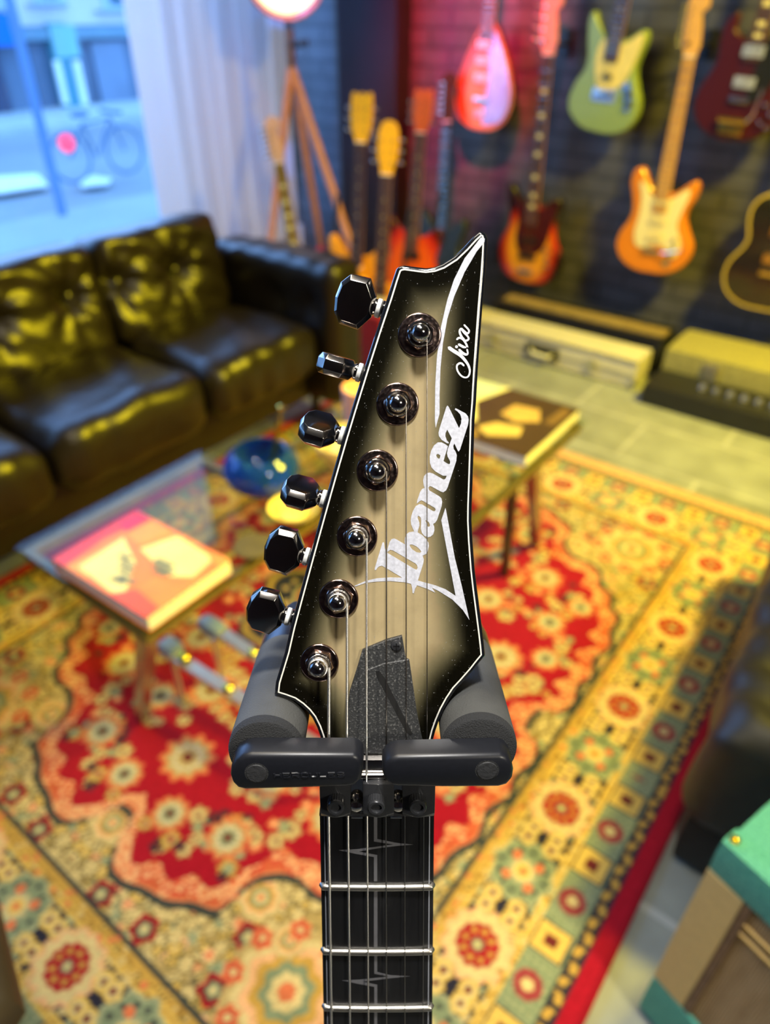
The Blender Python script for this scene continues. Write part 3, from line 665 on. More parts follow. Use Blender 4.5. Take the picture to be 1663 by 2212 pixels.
for (x, y) in ((.04, .92), (.46, .92), (.04, 1.58), (.46, 1.58)): MB().lathe([(.018, .0), (.02, .02)], 12, MF @ T(x, y, 0)).build('foot', m_blkf, fs)
AMP = T(.036, .607, 0) @ RZ(-19)
amp = empty('guitar_amplifier', M=AMP @ T(.24, .0, 0) ); tag(amp, 'teal and cream guitar amplifier with woven straw grille cloth at lower right', 'amplifier')
MA_ = T(-.24, 0, 0)
m_teal = NT('teal_vinyl'); m_teal.p.inputs['Roughness'].default_value = .62
nv = m_teal.n('ShaderNodeTexNoise', _Scale=260.0, _Detail=2.0); m_teal.l(m_teal.obj(), nv.inputs[0]); m_teal.l(m_teal.ramp(nv.outputs[0], [(.3, srgb(56, 140, 124)), (.7, srgb(86, 172, 148))]), m_teal.p.inputs['Base Color']); m_teal.bump(nv.outputs[0], .3, .002)
m_crv = mat('cream_vinyl', srgb(214, 184, 116), .6, noise=200, var=.1, bump=.2)
gc = NT('grille_cloth'); w1 = gc.n('ShaderNodeTexWave', _Scale=90.0, _Distortion=2.5, _Detail=3.0); w1.bands_direction = 'X'; gc.l(gc.obj((1, .3, .25)), w1.inputs[0]); n2 = gc.n('ShaderNodeTexNoise', _Scale=60.0, _Detail=4.0); gc.l(gc.obj((1, 1, .18)), n2.inputs[0])
mm_ = gc.n('ShaderNodeMath', operation='MULTIPLY'); gc.l(w1.outputs['Fac'], mm_.inputs[0]); gc.l(n2.outputs[0], mm_.inputs[1])
gc.l(gc.ramp(mm_.outputs[0], [(.1, srgb(136, 106, 62)), (.5, srgb(198, 168, 118))]), gc.p.inputs['Base Color']); gc.p.inputs['Roughness'].default_value = .9; gc.bump(mm_.outputs[0], .4, .003)
MB().rbox((0, .008, .02), (.50, .235, .50), .012, (3, 3, 3), M=MA_).build('cabinet', m_teal.m, amp)
MB().rbox((0, -.004, .435), (.50, .03, .4995), .006, (3, 3, 3), M=MA_).build('top_rail', m_teal.m, amp)
MB().rbox((0, -.003, .13), (.052, .02, .434), .004, (3, 3, 3), M=MA_).build('side_rail', m_crv, amp); MB().rbox((.448, -.003, .13), (.50, .02, .434), .004, (3, 3, 3), M=MA_).build('side_rail', m_crv, amp)
MB().rbox((0, -.004, .02), (.50, .03, .129), .006, (3, 3, 3), M=MA_).build('bottom_rail', m_teal.m, amp)
MB().box((.052, .0035, .13), (.448, .0075, .434), MA_).build('grille', gc.m, amp, smooth=False)
m_fr = mat('grille_frame_wood', srgb(120, 92, 62), .6)
for x_ in (.052, .438): MB().box((x_, -.001, .13), (x_+.010, .0035, .434), MA_).build('grille_frame', m_fr, amp, smooth=False)
for z_ in (.395, .375): MB().tube([MA_ @ Vector((.062, .002, z_)), MA_ @ Vector((.438, .002, z_))], .0028, 8).build('piping', mat('gold_piping', srgb(196, 156, 70), .4), amp)
for (x, y) in ((.03, .03), (.47, .03), (.03, .21), (.47, .21)): MB().lathe([(.014, .0), (.016, .021)], 12, MA_ @ T(x, y, 0)).build('foot', m_blkf, amp)
MB().tube([MA_ @ Vector((.16, .12, .497)), MA_ @ Vector((.18, .12, .515)), MA_ @ Vector((.32, .12, .515)), MA_ @ Vector((.34, .12, .497))], .008, 8).build('carry_handle', LE, amp)
MB().lathe([(.006, 0), (.006, .003), (.002, .0045)], 12, MA_ @ T(.010, .010, .4985)).build('corner_stud', m_brs, amp)
ch = empty('side_chair', loc=(-.62, -.12, 0)); tag(ch, 'dark brown chair arm at the bottom left edge of the photo', 'chair'); MC = T(.62, .12, 0)
m_dk = mat('dark_olive_leather', srgb(70, 58, 36), .5, noise=20)
MB().rbox((-.95, -.42, .40), (-.615, -.085, .50), .03, (5, 5, 4), M=MC).build('seat', m_dk, ch)
MB().tube([MC @ Vector((-.66, .055, .50)), MC @ Vector((-.555, .012, .50)), MC @ Vector((-.475, -.012, .50)), MC @ Vector((-.445, -.10, .50)), MC @ Vector((-.50, -.38, .52))], [.022, .030, .032, .030, .026], 12).build('arm', m_dk, ch)
for (x, y) in ((-.9, -.38), (-.64, -.38), (-.9, -.12), (-.64, -.12)): MB().tube([MC @ Vector((x, y, .42)), MC @ Vector((x, y, .012))], .018, 8).build('leg', m_dk, ch)
MB().rbox((-.95, -.46, .45), (-.615, -.42, .85), .02, (5, 3, 5), M=MC).build('backrest', m_dk, ch); MB().tube([MC @ Vector((-.50, -.37, .52)), MC @ Vector((-.63, -.43, .55))], .02, 8).build('arm_joint', m_dk, ch)

# ------------------------------------------------------------------ cases along the brick wall
fc_ = empty('flight_case', loc=(-1.21, 2.85, 0)); tag(fc_, 'long cream-silver flight case with latches lying along the brick wall', 'case'); MF2 = T(1.21, -2.85, 0)
m_cs = mat('ivory_case_panel', srgb(206, 198, 170), .42, noise=6, var=.06); m_ca = mat('case_trim_alu', (.7, .68, .6, 1), .3, .9); m_blk = mat('black_plastic', (.015, .015, .016, 1), .45, var=.2)
MB().rbox((-1.66, 2.765, .004), (-.825, 2.93, .125), .008, (3, 3, 3), M=MF2).build('case_body', m_cs, fc_)
b = MB()
for z_ in (.010, .060, .118): b.box((-1.655, 2.761, z_-.004), (-.83, 2.767, z_+.004), MF2)
b.build('edge_trim', m_ca, fc_, smooth=False)
for x in (-1.50, -1.02): MB().rbox((x-.02, 2.755, .035), (x+.02, 2.764, .085), .003, (2, 2, 2), M=MF2).build('latch', m_ca, fc_)
MB().rbox((-1.33, 2.756, .03), (-1.17, 2.764, .09), .004, (2, 2, 2), M=MF2).build('handle_plate', m_blk, fc_); MB().tube([MF2 @ Vector(p) for p in ((-1.30, 2.755, .06), (-1.29, 2.74, .055), (-1.21, 2.738, .05), (-1.20, 2.755, .06))], .008, 8).build('handle', mat('case_handle', srgb(226, 220, 190), .4), fc_)
MB().lathe([(.001, -.018), (.017, -.010), (.017, .010), (.001, .018)], 14, MF2 @ T(-.83, 2.765, .03)).build('corner_ball', m_ca, fc_)
kc = MB().rbox((-1.62, 2.96, .004), (-.80, 3.14, .17), .015, (3, 3, 3)); kc = kc.build('keyboard_case', m_blk); tag(kc, 'long black keyboard case standing behind the silver flight case', 'case')
kb = MB().rbox((-1.56, 2.94, .1715), (-.80, 3.02, .188), .004, (3, 3, 3)).build('wooden_board', mat('board_wood', srgb(140, 118, 66), .5)); tag(kb, 'olive brown board lying on top of the black keyboard case', 'board')
ah = empty('amplifier_head', loc=(-.35, 2.92, 0)); tag(ah, 'low olive amplifier head with a row of bright knobs on the floor at right', 'amplifier'); MH = T(.35, -2.92, 0)
MB().rbox((-.76, 2.86, .02), (.12, 3.14, .17), .012, (3, 3, 3), M=MH).build('cabinet', mat('olive_tolex', srgb(150, 142, 84), .7, noise=60), ah)
MB().rbox((-.76, 2.66, .004), (.12, 2.861, .085), .008, (3, 3, 3), M=MH).build('control_panel', m_blk, ah)
for k in range(12): MB().lathe([(.014, 0), (.014, .006), (.010, .016), (.001, .017)], 14, MH @ T(-.56+k*.052, 2.76, .0845)).build('knob', m_ca, ah)
MB().rbox((-.60, 2.853, .05), (-.54, 2.862, .15), .003, (2, 2, 2), M=MH).build('badge_plate', m_ca, ah)

# ------------------------------------------------------------------ guitars in the background
def mm(p, s=1): return [(x*.001*s, y*.001*s) for x, y in p]
STRAT = [(0, 0), (-70, 6), (-130, 40), (-160, 95), (-152, 150), (-124, 200), (-114, 245), (-126, 300), (-142, 350), (-132, 395), (-104, 402), (-78, 372), (-50, 335), (-26, 318), (0, 315), (26, 318), (50, 324), (80, 348), (112, 372), (130, 356), (127, 312), (108, 265), (105, 230), (125, 185), (154, 130), (154, 80), (126, 35), (70, 6)]
OFFS = [(0, 0), (-80, 14), (-142, 62), (-160, 120), (-140, 180), (-112, 225), (-106, 270), (-122, 330), (-132, 390), (-112, 408), (-84, 378), (-50, 345), (-26, 330), (0, 328), (26, 330), (54, 336), (92, 366), (118, 372), (130, 340), (116, 285), (104, 240), (118, 190), (148, 140), (158, 90), (138, 38), (80, 8)]
MUST = [(0, 0), (-80, 14), (-136, 58), (-150, 110), (-132, 170), (-104, 215), (-102, 262), (-116, 320), (-124, 380), (-108, 405), (-82, 372), (-50, 338), (-24, 322), (0, 320), (24, 322), (56, 330), (92, 356), (114, 358), (122, 326), (110, 276), (104, 232), (124, 180), (148, 128), (150, 76), (124, 28), (70, 4)]
TEAR = [(0, 0), (-60, 6), (-112, 36), (-142, 90), (-146, 150), (-128, 215), (-98, 285), (-66, 345), (-40, 385), (-22, 402), (0, 406), (22, 402), (40, 385), (66, 345), (98, 285), (128, 215), (146, 150), (142, 90), (112, 36), (60, 6)]
SG = [(0, 0), (-70, 10), (-132, 48), (-160, 105), (-152, 165), (-128, 215), (-120, 262), (-128, 312), (-124, 360), (-96, 392), (-84, 380), (-82, 345), (-50, 322), (-26, 326), (0, 328), (26, 326), (50, 322), (82, 345), (84, 380), (96, 392), (124, 360), (128, 312), (120, 262), (128, 215), (152, 165), (160, 105), (132, 48), (70, 10)]
LPB = [(0, 0), (-80, 8), (-142, 48), (-168, 110), (-160, 170), (-128, 222), (-116, 262), (-130, 318), (-132, 370), (-108, 412), (-66, 430), (-26, 420), (0, 418), (26, 400), (40, 372), (62, 352), (96, 380), (118, 370), (128, 318), (114, 262), (128, 222), (160, 170), (168, 110), (142, 48), (80, 8)]
HEAD6 = [(-21, 0), (-26, 18), (-38, 34), (-40, 60), (-42, 150), (-28, 186), (4, 196), (30, 176), (32, 148), (14, 132), (20, 100), (26, 60), (28, 30), (22, 14), (21, 0)]
HEAD33 = [(-21, 0), (-24, 14), (-38, 40), (-44, 90), (-44, 140), (-38, 176), (-14, 168), (0, 176), (14, 168), (38, 176), (44, 140), (44, 90), (38, 40), (24, 14), (21, 0)]
HEADO = [(-21, 0), (-26, 22), (-40, 70), (-40, 140), (-26, 178), (0, 188), (26, 178), (40, 140), (40, 70), (26, 22), (21, 0)]
PGS = [(-60, 100), (-88, 150), (-80, 230), (-84, 300), (-100, 350), (-80, 352), (-58, 320), (-26, 300), (30, 300), (60, 318), (98, 345), (106, 318), (88, 250), (84, 200), (112, 140), (110, 96), (84, 74), (50, 112), (20, 120)]
def grad_burst(name, c0, c1, c2, rx, ry, cy, p1=.55, p2=.8, p3=.98):
    m = NT(name); tc = m.n('ShaderNodeTexCoord'); mp = m.n('ShaderNodeMapping'); mp.inputs['Location'].default_value = (0, -cy/ry, 0); mp.inputs['Scale'].default_value = (1/rx, 1/ry, 0)
    m.l(tc.outputs['Object'], mp.inputs[0]); ln = m.n('ShaderNodeVectorMath', operation='LENGTH'); m.l(mp.outputs[0], ln.inputs[0])
    m.l(m.ramp(ln.outputs['Value'], [(p1, c0), (p2, c1), (p3, c2)]), m.p.inputs['Base Color']); m.p.inputs['Roughness'].default_value = .22; m.p.inputs['Coat Weight'].default_value = .6; return m.m
m_nick = mat('nickel', (.75, .73, .68, 1), .22, 1, var=.05); m_gold = mat('gold_plate', (.9, .66, .16, 1), .22, 1, var=.05)
m_rose = mat('rosewood', srgb(84, 56, 40), .5, noise=120, var=.3); m_maple = mat('maple', srgb(222, 164, 84), .35, noise=30, var=.12, coat=.4)
m_cream = mat('cream_plastic', srgb(240, 220, 150), .35, var=.05); m_whp = mat('white_plastic', srgb(236, 232, 226), .3, var=.04); m_bkp = mat('black_pickguard', (.012, .012, .012, 1), .32, var=.1)
def place(x, z, y=3.165, roll=0, lean=0, yaw=0): return T(x, y, z) @ RZ(yaw) @ RX(90-lean) @ RZ(roll)
def guitar(M, label, name='electric_guitar', out=STRAT, s=1.0, bm=None, back=None, joint=315, nl=455, nw=(43, 56), fb=m_rose, neck=m_maple, head=HEAD6, hm=None, pg=None, pgm=None, pups=(), pm=None, bridge=(0, 95), brm=None, tun='L6', dots=(255, 215), inl=None, knobs=(), extras=None, bind=None, group=None, cat='guitar', strap=False, hs=1.0, thick=42, tum=None):
    g_ = empty(name, M=M); tag(g_, label, cat, group); k = .001*s; th = thick*.001
    ol = catmull(mm(out, s), 4)
    MB().prism(ol, -th/2, th/2, .006).build('body', bm, g_)
    if bind:
        i1, i2 = inset(ccw(ol), .0005), inset(ccw(ol), .010); n = len(i1); b = MB()
        vv = [(p[0], p[1], th/2+.0005) for p in i1]+[(p[0], p[1], th/2+.0005) for p in i2]+[(p[0], p[1], th/2-.007) for p in inset(ccw(ol), -.0006)]
        b.add(vv, [(i, (i+1) % n, n+(i+1) % n, n+i) for i in range(n)]+[(2*n+i, 2*n+(i+1) % n, (i+1) % n, i) for i in range(n)]); b.build('binding', bind, g_)
    top = th/2
    if pg: MB().prism(catmull(mm(pg, s), 3), top+.0002, top+.0032, .0006).build('pickguard', pgm, g_)
    y0, y1 = (joint-70)*k, (joint*.001*s)+nl*.001
    nz0 = top+.002
    b = MB(); w0, w1 = nw[1]*.0005, nw[0]*.0005; nseg = 10; v = []; f = []
    yb = joint*k-.002
    for (yy, ww, dp) in ((yb, w0, .020), (y1, w1, .017)):
        for i in range(nseg+1): a = pi*i/nseg; v.append((ww*math.cos(a), yy, nz0-dp*math.sin(a)**.8))
    for i in range(nseg): f.append((i, i+1, nseg+2+i, nseg+1+i))
    f += [(0, nseg+1, 2*nseg+1, nseg), tuple(range(nseg, -1, -1)), tuple(range(nseg+1, 2*nseg+2))]
    b.add(v, f); b.build('neck', neck, g_)
    b = MB(); b.hull([(sx*ww, yy, zz_) for (yy, ww) in ((y0, w0), (y1, w1)) for sx in (-1, 1) for zz_ in (nz0+.0005, nz0+.006)]); b.build('fretboard', fb, g_)
    b = MB(); L_ = (y1-y0)/.72 if nl < 560 else (y1-y0)/.70
    for n in range(1, 21):
        yy = y1-L_*(1-2**(-n/12)); ww = w1+(w0-w1)*(y1-yy)/(y1-y0)
        if yy > y0+.004: MB().box((-ww, yy-.0011, nz0+.006), (ww, yy+.0011, nz0+.0072)).build('fret', m_nick, g_, smooth=False)
    b = MB()
    for n in (3, 5, 7, 9, 12, 15, 17):
        yy = y1-L_*(1-2**(-(n-.5)/12))
        if yy < y0+.01: continue
        b = MB()
        if inl == 'block': b.box((-w1*.62, yy-.009, nz0+.0062), (w1*.62, yy+.009, nz0+.0066))
        else: b.lathe([(.0035, 0), (.0035, .0004)], 10, T(0, yy, nz0+.0062))
        b.build('inlay', m_cream, g_, smooth=False)
    hd = [(x*.001*hs, y1+y*.001*hs) for x, y in head]; MH_ = T(0, 0, 0)
    MB().prism(catmull(hd, 3), nz0-.012, nz0+.001, .0015).build('headstock', hm or neck, g_)
    MB().box((-w1, y1, nz0), (w1, y1+.004, nz0+.008)).build('nut', m_whp, g_, smooth=False)
    tp = []
    if tun == 'L6': tp = [(-1, .036+.023*i) for i in range(6)]
    elif tun == 'L4': tp = [(-1, .044+.034*i) for i in range(4)]
    elif tun == '22': tp = [(sx, .055+.045*i) for i in range(2) for sx in (-1, 1)]
    else: tp = [(sx, .045+.038*i) for i in range(3) for sx in (-1, 1)]
    big = 1.5 if tun in ('L4', '22') else 1.0
    for (sx, ty) in tp:
        xe = sx*(.040*hs); b = MB(); b.lathe([(.0045*big, 0), (.0045*big, .008), (.003*big, .010)], 10, T(xe*.62, y1+ty*hs, nz0+.001))
        b.tube([(xe, y1+ty*hs, nz0-.006), (xe+sx*.012, y1+ty*hs, nz0-.006)], .003, 6); b.lathe([(.001, -.003), (.009*big, -.002), (.009*big, .002), (.001, .003)], 10, T(xe+sx*.018*big, y1+ty*hs, nz0-.006) @ RX(60)); b.build('tuner', tum or m_nick, g_)
    for (px, py, pw, ph, ang) in pups:
        MB().rbox((-pw*k/2, -ph*k/2, 0), (pw*k/2, ph*k/2, .006), .002, (2, 2, 2), M=T(px*k, py*k, top+.0034) @ RZ(ang)).build('pickup', pm or m_cream, g_)
    bx, by = bridge
    MB().rbox((-.036, -.010, 0), (.036, .010, .009), .003, (3, 3, 3), M=T(bx*k, by*k, top+.003)).build('bridge', brm or m_nick, g_)
    for (px, py) in knobs: MB().lathe([(.009, 0), (.009, .006), (.007, .011), (.001, .012)], 14, T(px*k, py*k, top+.0034)).build('knob', tum or m_nick, g_)
    ns = 4 if tun in ('L4', '22') else 6
    for i in range(ns):
        u = (i-(ns-1)/2)/((ns-1)/2)
        MB().tube([(u*.026, by*k, top+.013), (u*w1*.8, y1+.002, nz0+.0085)], .0006 if ns == 6 else .001, 5).build('string', m_nick, g_)
    if extras: extras(g_, k, top)
    return g_
GR = 'guitars hanging on the brick wall'
def hanger(x, z, lab):
    e_ = empty('wall_hanger', loc=(x, WY, z)); tag(e_, lab, 'hanger', None)
    MB().rbox((-.022, -.016, -.05), (.022, -.0005, .05), .006, (2, 2, 2)).build('wall_plate', m_bkp, e_)
    MB().tube([(0, -.012, 0), (0, -.075, 0)], .006, 8).build('stem', m_bkp, e_)
    for sx in (-1, 1): MB().tube([(0, -.072, 0), (sx*.030, -.085, 0), (sx*.034, -.150, .008)], .006, 8).build('arm', m_bkp, e_)
# orange double-cutaway with cream pickguard
def st_ex(g_, k, top):
    MB().tube([(.04*1, 95*k, top+.012), (.07, 100*k, top+.024), (.128, 118*k, top+.022)], .003, 6).build('tremolo_arm', m_nick, g_)
    MB().rbox((.055, 40*k, top), (.085, 72*k, top+.006), .002, (2, 2, 2)).build('jack_plate', m_nick, g_)
guitar(place(-.985, .360, roll=1.0), 'orange double-cutaway guitar with cream pickguard and maple neck on the brick wall', out=STRAT, bm=mat('butterscotch_orange', srgb(226, 128, 30), .3, noise=5, var=.08, coat=.5), fb=m_maple, pg=PGS, pgm=m_cream, pups=((0, 285, 72, 16, 0), (0, 215, 72, 16, 0), (0, 148, 72, 16, 10)), pm=m_cream, knobs=((86, 150), (92, 118), (80, 92)), extras=st_ex, nl=470)
hanger(-.98, 1.18, 'black wall hanger holding the orange guitar')
# sunburst bass
m_sb = grad_burst('three_tone_sunburst', srgb(244, 160, 30), srgb(190, 40, 16), srgb(24, 8, 8), .16, .22, .16)
PGB = [(-40, 130), (-66, 190), (-60, 260), (-70, 320), (-84, 372), (-60, 356), (-26, 318), (28, 318), (64, 330), (96, 358), (112, 330), (98, 270), (88, 210), (70, 160), (30, 132)]
guitar(place(-1.560, .205, roll=.6), 'sunburst bass guitar with long neck and block inlays hanging on the wall', 'bass_guitar', out=OFFS, s=1.06, bm=m_sb, joint=325, nl=585, nw=(42, 60), inl='block', pg=PGB, pgm=mat('tortoise_pickguard', (.06, .008, .01, 1), .2, noise=30), pups=((0, 190, 84, 20, 0), (0, 118, 84, 20, 0)), pm=m_bkp, bridge=(0, 55), brm=m_nick, tun='L4', knobs=((88, 160), (100, 128), (106, 96)), head=HEAD6, hs=1.12, hm=mat('peach_headstock', srgb(226, 140, 90), .35, coat=.4), neck=mat('amber_maple', srgb(226, 150, 70), .35), bind=None, cat='bass guitar')
hanger(-1.555, 1.17, 'black wall hanger holding the sunburst bass')
# green guitar with pearl pickguard
PGM = [(-50, 195), (-62, 240), (-60, 290), (-46, 322), (-24, 310), (26, 310), (60, 322), (96, 348), (112, 340), (104, 280), (84, 215), (56, 168), (0, 150), (-36, 162)]
def mu_ex(g_, k, top):
    MB().prism(mm([(64, 176), (92, 196), (112, 160), (124, 110), (112, 84), (96, 90), (92, 130)]), top+.0004, top+.0035, .0005).build('control_plate', m_nick, g_)
    for p in ((100, 150), (110, 116)): MB().lathe([(.010, 0), (.009, .012), (.001, .013)], 12, T(p[0]*k, p[1]*k, top+.0035)).build('knob', m_bkp, g_)
    MB().rbox((-.05, 112*k, top), (.05, 160*k, top+.004), .003, (2, 2, 2)).build('tremolo_plate', mat('pale_chrome', (.62, .66, .74, 1), .35, .8), g_)
guitar(place(-1.315, .872, roll=-3.5), 'sage green guitar with yellow pearl pickguard hanging in the top row', out=MUST, bm=mat('sage_green_paint', srgb(140, 158, 86), .35, noise=4, var=.06, coat=.4), pg=PGM, pgm=mat('pearl_pickguard', srgb(240, 212, 110), .3, noise=40, var=.12), pups=((-4, 292, 30, 18, -8), (0, 200, 40, 18, -8)), pm=mat('dark_pickup_cover', (.12, .10, .04, 1), .35), bridge=(0, 140), extras=mu_ex, joint=320, nl=440)
# teardrop guitar
def td_ex(g_, k, top):
    MB().prism(catmull(mm([(6, 30), (60, 30), (104, 50), (130, 100), (134, 150), (116, 215), (86, 285), (56, 340), (20, 380), (10, 300), (20, 200), (10, 120)]), 3), top+.0004, top+.003, .0005).build('chrome_pickguard', mat('pale_blue_mirror_plate', srgb(170, 200, 236), .25, .5), g_)
    for y in (120,): MB().rbox((-.03, .05, top), (.012, .085, top+.010), .004, (2, 2, 2)).build('tailpiece', mat('tailpiece_metal', (.7, .62, .62, 1), .55, .6), g_)
guitar(place(-1.868, .838, roll=-1), 'teardrop-shaped sunburst guitar with white pickups lit pink at the left', out=TEAR, bm=grad_burst('teardrop_sunburst', srgb(214, 150, 80), srgb(150, 56, 36), srgb(20, 6, 8), .145, .24, .14), joint=385, nl=420, fb=m_rose, pups=((-12, 325, 66, 30, 0), (-12, 268, 66, 30, 0), (-12, 205, 66, 32, 0)), pm=m_whp, bridge=(-5, 120), extras=td_ex, bind=mat('cream_binding', srgb(150, 120, 70), .4))
# cherry double-horn with vibrato
def sg_ex(g_, k, top):
    MB().rbox((-.045, 20*k, top+.001), (.045, 70*k, top+.012), .004, (3, 3, 3)).build('vibrato_plate', m_gold, g_)
    MB().tube([(-.05, 70*k, top+.016), (.05, 70*k, top+.016)], .009, 12).build('vibrato_roller', m_gold, g_)
    MB().tube([(.05, 70*k, top+.02), (.07, 100*k, top+.03), (.075, 180*k, top+.03)], .003, 6).build('vibrato_arm', m_nick, g_)
PGG = [(20, 130), (30, 320), (60, 318), (84, 340), (100, 330), (104, 290), (96, 250), (92, 200), (70, 150)]
guitar(place(-.795, .885, roll=-3), 'dark cherry guitar with pointed horns, black pickguard and gold vibrato in the top row', out=SG, bm=mat('dark_cherry', srgb(66, 18, 24), .3, noise=4, var=.1, coat=.5), pg=PGG, pgm=m_bkp, pups=((0, 285, 74, 36, 0), (0, 190, 74, 36, 0)), pm=mat('silver_pickup_cover', (.8, .8, .74, 1), .35, .7), bridge=(0, 135), knobs=((98, 130), (122, 104), (96, 74), (122, 60)), extras=sg_ex, inl='block', joint=326, nl=440, tun='33', head=HEAD33, thick=38)
# black single-cut
guitar(place(-.515, .300), 'black single-cutaway guitar with thick gold binding at the right edge', out=LPB, bm=mat('gloss_black', (.008, .008, .009, 1), .12, var=.1, coat=.8), bind=mat('gold_binding', srgb(188, 158, 60), .4, var=.05), pups=((0, 300, 74, 38, 0), (0, 200, 74, 38, 0)), pm=m_gold, bridge=(0, 145), brm=m_gold, knobs=((100, 120), (126, 90), (100, 70), (124, 40)), tum=m_gold, inl='block', joint=400, nl=400, tun='33', head=HEAD33, nw=(43, 54))
hanger(-.515, 1.13, 'black wall hanger holding the black single-cutaway guitar')
# guitars standing in the corner behind the sofa arm
m_nat = mat('golden_natural_finish', srgb(236, 150, 10), .35, noise=6, var=.1, coat=.4); m_yelh = mat('yellow_gold_finish', srgb(244, 176, 10), .35, noise=6, var=.06, coat=.4)
m_ob = mat('red_orange_finish', srgb(214, 92, 36), .3, noise=6, var=.1, coat=.4)
def stand(x, y, lab):
    e_ = empty('guitar_stand', loc=(x, y, 0)); tag(e_, lab, 'stand', None)
    for (dx, dy) in ((-.14, -.16), (.14, -.16), (0, .20)): MB().tube([(0, .06, .30), (dx, dy, .008)], .009, 8).build('leg', m_blk, e_)
    MB().tube([(0, .06, .28), (0, .12, .62)], .009, 8).build('neck_post', m_blk, e_)
    MB().tube([(-.10, -.15, .09), (-.10, -.06, .075), (.10, -.06, .075), (.10, -.15, .09)], .009, 8).build('cradle', m_blk, e_)
gd = dict(lean=9)
def stg(x, y, z, yaw, lean, roll, label, **k): return guitar(T(x, y, z) @ RZ(yaw) @ RX(90-lean) @ RZ(roll), label, **k)
stg(-1.975, 2.36, .10, 18, 9, 0, 'golden yellow guitar with the tallest headstock standing behind the sofa arm', out=OFFS, bm=m_nat, head=HEAD33, hm=m_yelh, tun='33', fb=m_rose, pups=((0, 250, 80, 36, 0), (0, 160, 80, 36, 0)), pm=m_cream, joint=328, nl=430, knobs=((92, 120), (104, 90)))
stand(-1.985, 2.47, 'black tripod stand under the tallest golden guitar')
stg(-1.80, 2.30, .06, 16, 9, 0, 'golden yellow guitar with a rounded headstock, lower and right of its taller neighbour', out=SG, s=.93, bm=m_nat, head=HEADO, hm=m_yelh, tun='33', fb=m_rose, pups=((0, 250, 80, 36, 0),), pm=m_cream, joint=326, nl=405, knobs=((92, 120),))
stand(-1.81, 2.41, 'black tripod stand under the lower golden guitar')
stg(-1.90, 2.66, .13, 14, 9, 0, 'red-orange guitar with a dark sunburst edge standing behind the headstock tip', out=OFFS, bm=grad_burst('red_burst', srgb(226, 90, 26), srgb(206, 40, 20), srgb(70, 8, 8), .17, .25, .16), head=HEAD33, hm=m_ob, tun='33', fb=m_rose, pups=((0, 250, 80, 30, 0), (0, 160, 80, 30, 0)), pm=m_bkp, joint=328, nl=410, hs=.92)
stand(-1.91, 2.78, 'black tripod stand under the red-orange guitar')
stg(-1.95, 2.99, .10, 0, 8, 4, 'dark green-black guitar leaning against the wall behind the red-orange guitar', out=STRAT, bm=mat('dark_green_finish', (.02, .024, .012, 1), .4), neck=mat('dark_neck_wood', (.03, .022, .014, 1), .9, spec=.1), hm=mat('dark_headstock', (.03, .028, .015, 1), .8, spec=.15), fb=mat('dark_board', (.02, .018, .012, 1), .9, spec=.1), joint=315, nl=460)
def bassx(g_, k, top): pass
stg(-2.20, 2.30, .06, 30, 10, 9, 'red guitar leaning between sofa end and lamp, only its narrow neck showing', out=STRAT, bm=mat('red_finish', srgb(180, 24, 20), .3, coat=.4), neck=mat('pink_lit_maple', srgb(226, 180, 140), .4), head=HEAD6, hs=.9, tun='L6', fb=mat('yellow_brown_board', srgb(150, 120, 40), .4), inl='block', joint=315, nl=400)
stand(-2.21, 2.42, 'black tripod stand under the red guitar by the lamp')
rg = MB().rbox((-1.98, 2.13, .004), (-1.66, 2.21, .30), .01, (3, 3, 3)).build('gig_crate', mat('red_crate', srgb(150, 26, 20), .5)); tag(rg, 'red crate on the floor between the sofa arm and the golden guitars', 'crate')

# ------------------------------------------------------------------ the guitar in front
AN = math.radians(19.5)
GT = (math.cos(AN)*Uv - math.sin(AN)*Fv).normalized(); GN = Rv.cross(GT).normalized()
Z0 = .266; GO = CAM + Z0*(Fv + ((814-831.5)/FPX)*Rv - ((1754-1106)/FPX)*Uv)
GM = Matrix((Rv, GT, GN)).transposed().to_4x4(); GM.translation = GO; GMi = GM.inverted()
HM = T(0, .022, -.0045) @ RX(-13); HMi = HM.inverted()      # headstock frame: tilted back from the nut
def gpx(x, y, z=0.0, inv=None):
    """point of the guitar (or headstock) plane at height z seen along this line of sight"""
    Mi = inv or GMi; o = Mi @ CAM; d = (Mi.to_3x3() @ ray(x, y)); t = (z-o.z)/d.z; p = o+d*t; return (p.x, p.y)
HI = HMi @ GMi
def hpx(x, y, z=0.0): return gpx(x, y, z, HI)
gtr = empty('electric_guitar', M=GM); tag(gtr, 'black-burst electric guitar in front, its pointed headstock held in the yoke of a stand', 'guitar', None)
def crop(pts, ox, oy, s): return [(ox+x*s, oy+y*s) for x, y in pts]

